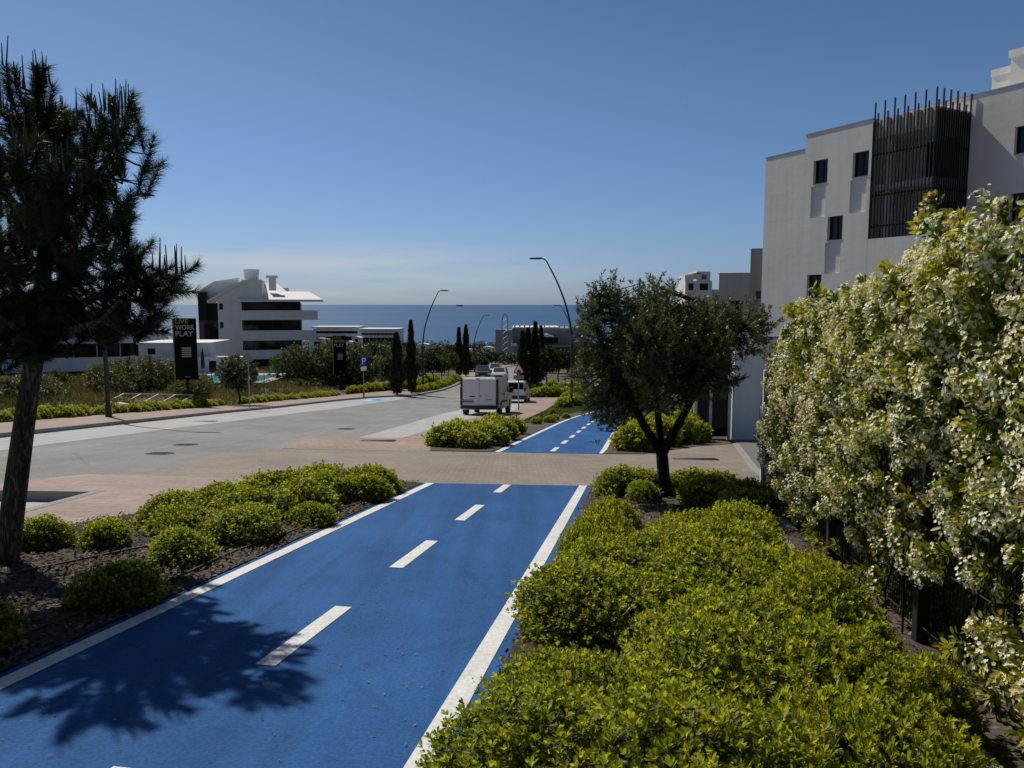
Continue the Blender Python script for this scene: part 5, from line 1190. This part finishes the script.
for i in range(14):
    MB().box(xx(514 + i * 5), xx(514 + i * 5) + .5, 3.0, 3.5, zz(328.3), zz(328.3) + rng.uniform(.4, 1.3)).build('roof_vent', M['wall_far'], gb)
# lattice mast
p = at(505, 366, 200); mz = gz(p.x, 200); mt = at(505, 313.5, 200).z - mz
ms = empty('lattice_mast', (p.x, 200, mz), 0, 'thin twin legged mast in front of the long grey building', 'mast')
for s_ in (-.75, .75): MB().tube([(s_, 0, -1), (s_, 0, mt * .86), (s_ * .55, 0, mt * .97), (0, 0, mt)], .14, 5).build('leg', M['greymetal'], ms)
mb = MB(); k = 0
while k * 1.5 < mt * .85:
    mb.tube([(-.75, 0, k * 1.5), (.75, 0, k * 1.5 + 1.2)], .05, 4, False); k += 1
mb.build('bracing', M['greymetal'], ms)
# ship on the horizon
p = at(460, 306, 26000)
sh = empty('cargo_ship', (p.x, 26000, -76), 0, 'tiny cargo ship on the sea horizon', 'ship')
MB().prism([(-130, 26), (-118, 0), (112, 0), (130, 30), (100, 26)], -16, 16, 'y').build('hull', M['darkmetal'], sh)
MB().box(-112, -92, -14, 14, 26.1, 62).build('bridge', M['wall_grey'], sh); MB().box(-80, 90, -15, 15, 26.1, 44).build('containers', M['cargrey'], sh)

# ================================================================== SKY, SUN, CAMERA
SUN_AZ, SUN_EL = R(-37.2), R(48.5)                    # azimuth from +Y, negative to the left
w = bpy.data.worlds.new('World'); scene.world = w; w.use_nodes = True
nt = w.node_tree; bg = nt.nodes['Background']
sky = N(nt, 'ShaderNodeTexSky', sky_type='NISHITA', sun_disc=False, sun_elevation=SUN_EL, sun_rotation=SUN_AZ, altitude=80, air_density=1.0, dust_density=.6, ozone_density=2.2)
tc = N(nt, 'ShaderNodeTexCoord').outputs['Generated']
mp = N(nt, 'ShaderNodeMapping'); nt.links.new(tc, mp.inputs[0]); mp.inputs['Scale'].default_value = (2.2, 2.2, 26)
cl = ramp(nt, noise(nt, mp.outputs[0], 1.6, 7, .6), [(.38, (0, 0, 0)), (.60, (1, 1, 1))])
sp = N(nt, 'ShaderNodeSeparateXYZ'); nt.links.new(tc, sp.inputs[0])
hz_ = ramp(nt, sp.outputs['Z'], [(.0, (.15,) * 3), (.02, (.55,) * 3), (.05, (.85,) * 3), (.085, (.1,) * 3), (.12, (0, 0, 0))])
lf = ramp(nt, mix_fac(nt, sp.outputs['X'], .5, op='ADD'), [(.0, (1, 1, 1)), (.30, (.9,) * 3), (.52, (.35,) * 3), (.75, (.0,) * 3)])
fac = mix_fac(nt, mix_fac(nt, cl, hz_), lf)
tint = ramp(nt, sp.outputs['Z'], [(.0, (.74, .97, 1.60)), (.10, (.77, .99, 1.42)), (.25, (.76, .97, 1.22)), (.42, (.62, .84, 1.06)), (.60, (.60, .62, .62)), (1, (.58, .55, .48))])
skyc = mixc(nt, 1.0, sky.outputs[0], tint, 'MULTIPLY')          # cooler white balance low down; unseen zenith dimmed and warmed to cut ambient light
nt.links.new(mixc(nt, fac, skyc, (9.0, 10.0, 11.0)), bg.inputs[0])
bg.inputs[1].default_value = .055
sd = bpy.data.lights.new('sun', 'SUN'); sd.energy = 3.9; sd.angle = R(.53); sd.color = (1, .95, .87)
so = bpy.data.objects.new('sun', sd); col.objects.link(so)
sv = Vector((math.sin(SUN_AZ) * math.cos(SUN_EL), math.cos(SUN_AZ) * math.cos(SUN_EL), math.sin(SUN_EL)))
so.rotation_euler = sv.to_track_quat('Z', 'Y').to_euler()
cd = bpy.data.cameras.new('camera'); cam = bpy.data.objects.new('camera', cd); col.objects.link(cam)
cam.location = (0, 0, CH); cam.rotation_euler = (R(90) - TH, 0, 0)
cd.sensor_width = 36; cd.sensor_fit = 'HORIZONTAL'; cd.lens = F / 1024 * 36; cd.clip_start = .05; cd.clip_end = 120000
scene.camera = cam
vs = scene.view_settings; vs.view_transform = 'Standard'; vs.look = 'None'; vs.exposure = 0; vs.gamma = 1; vs.use_curve_mapping = False
scene.render.engine = 'CYCLES'
scene.cycles.max_bounces = 6; scene.cycles.transparent_max_bounces = 4; scene.cycles.diffuse_bounces = 3; scene.cycles.use_denoising = True
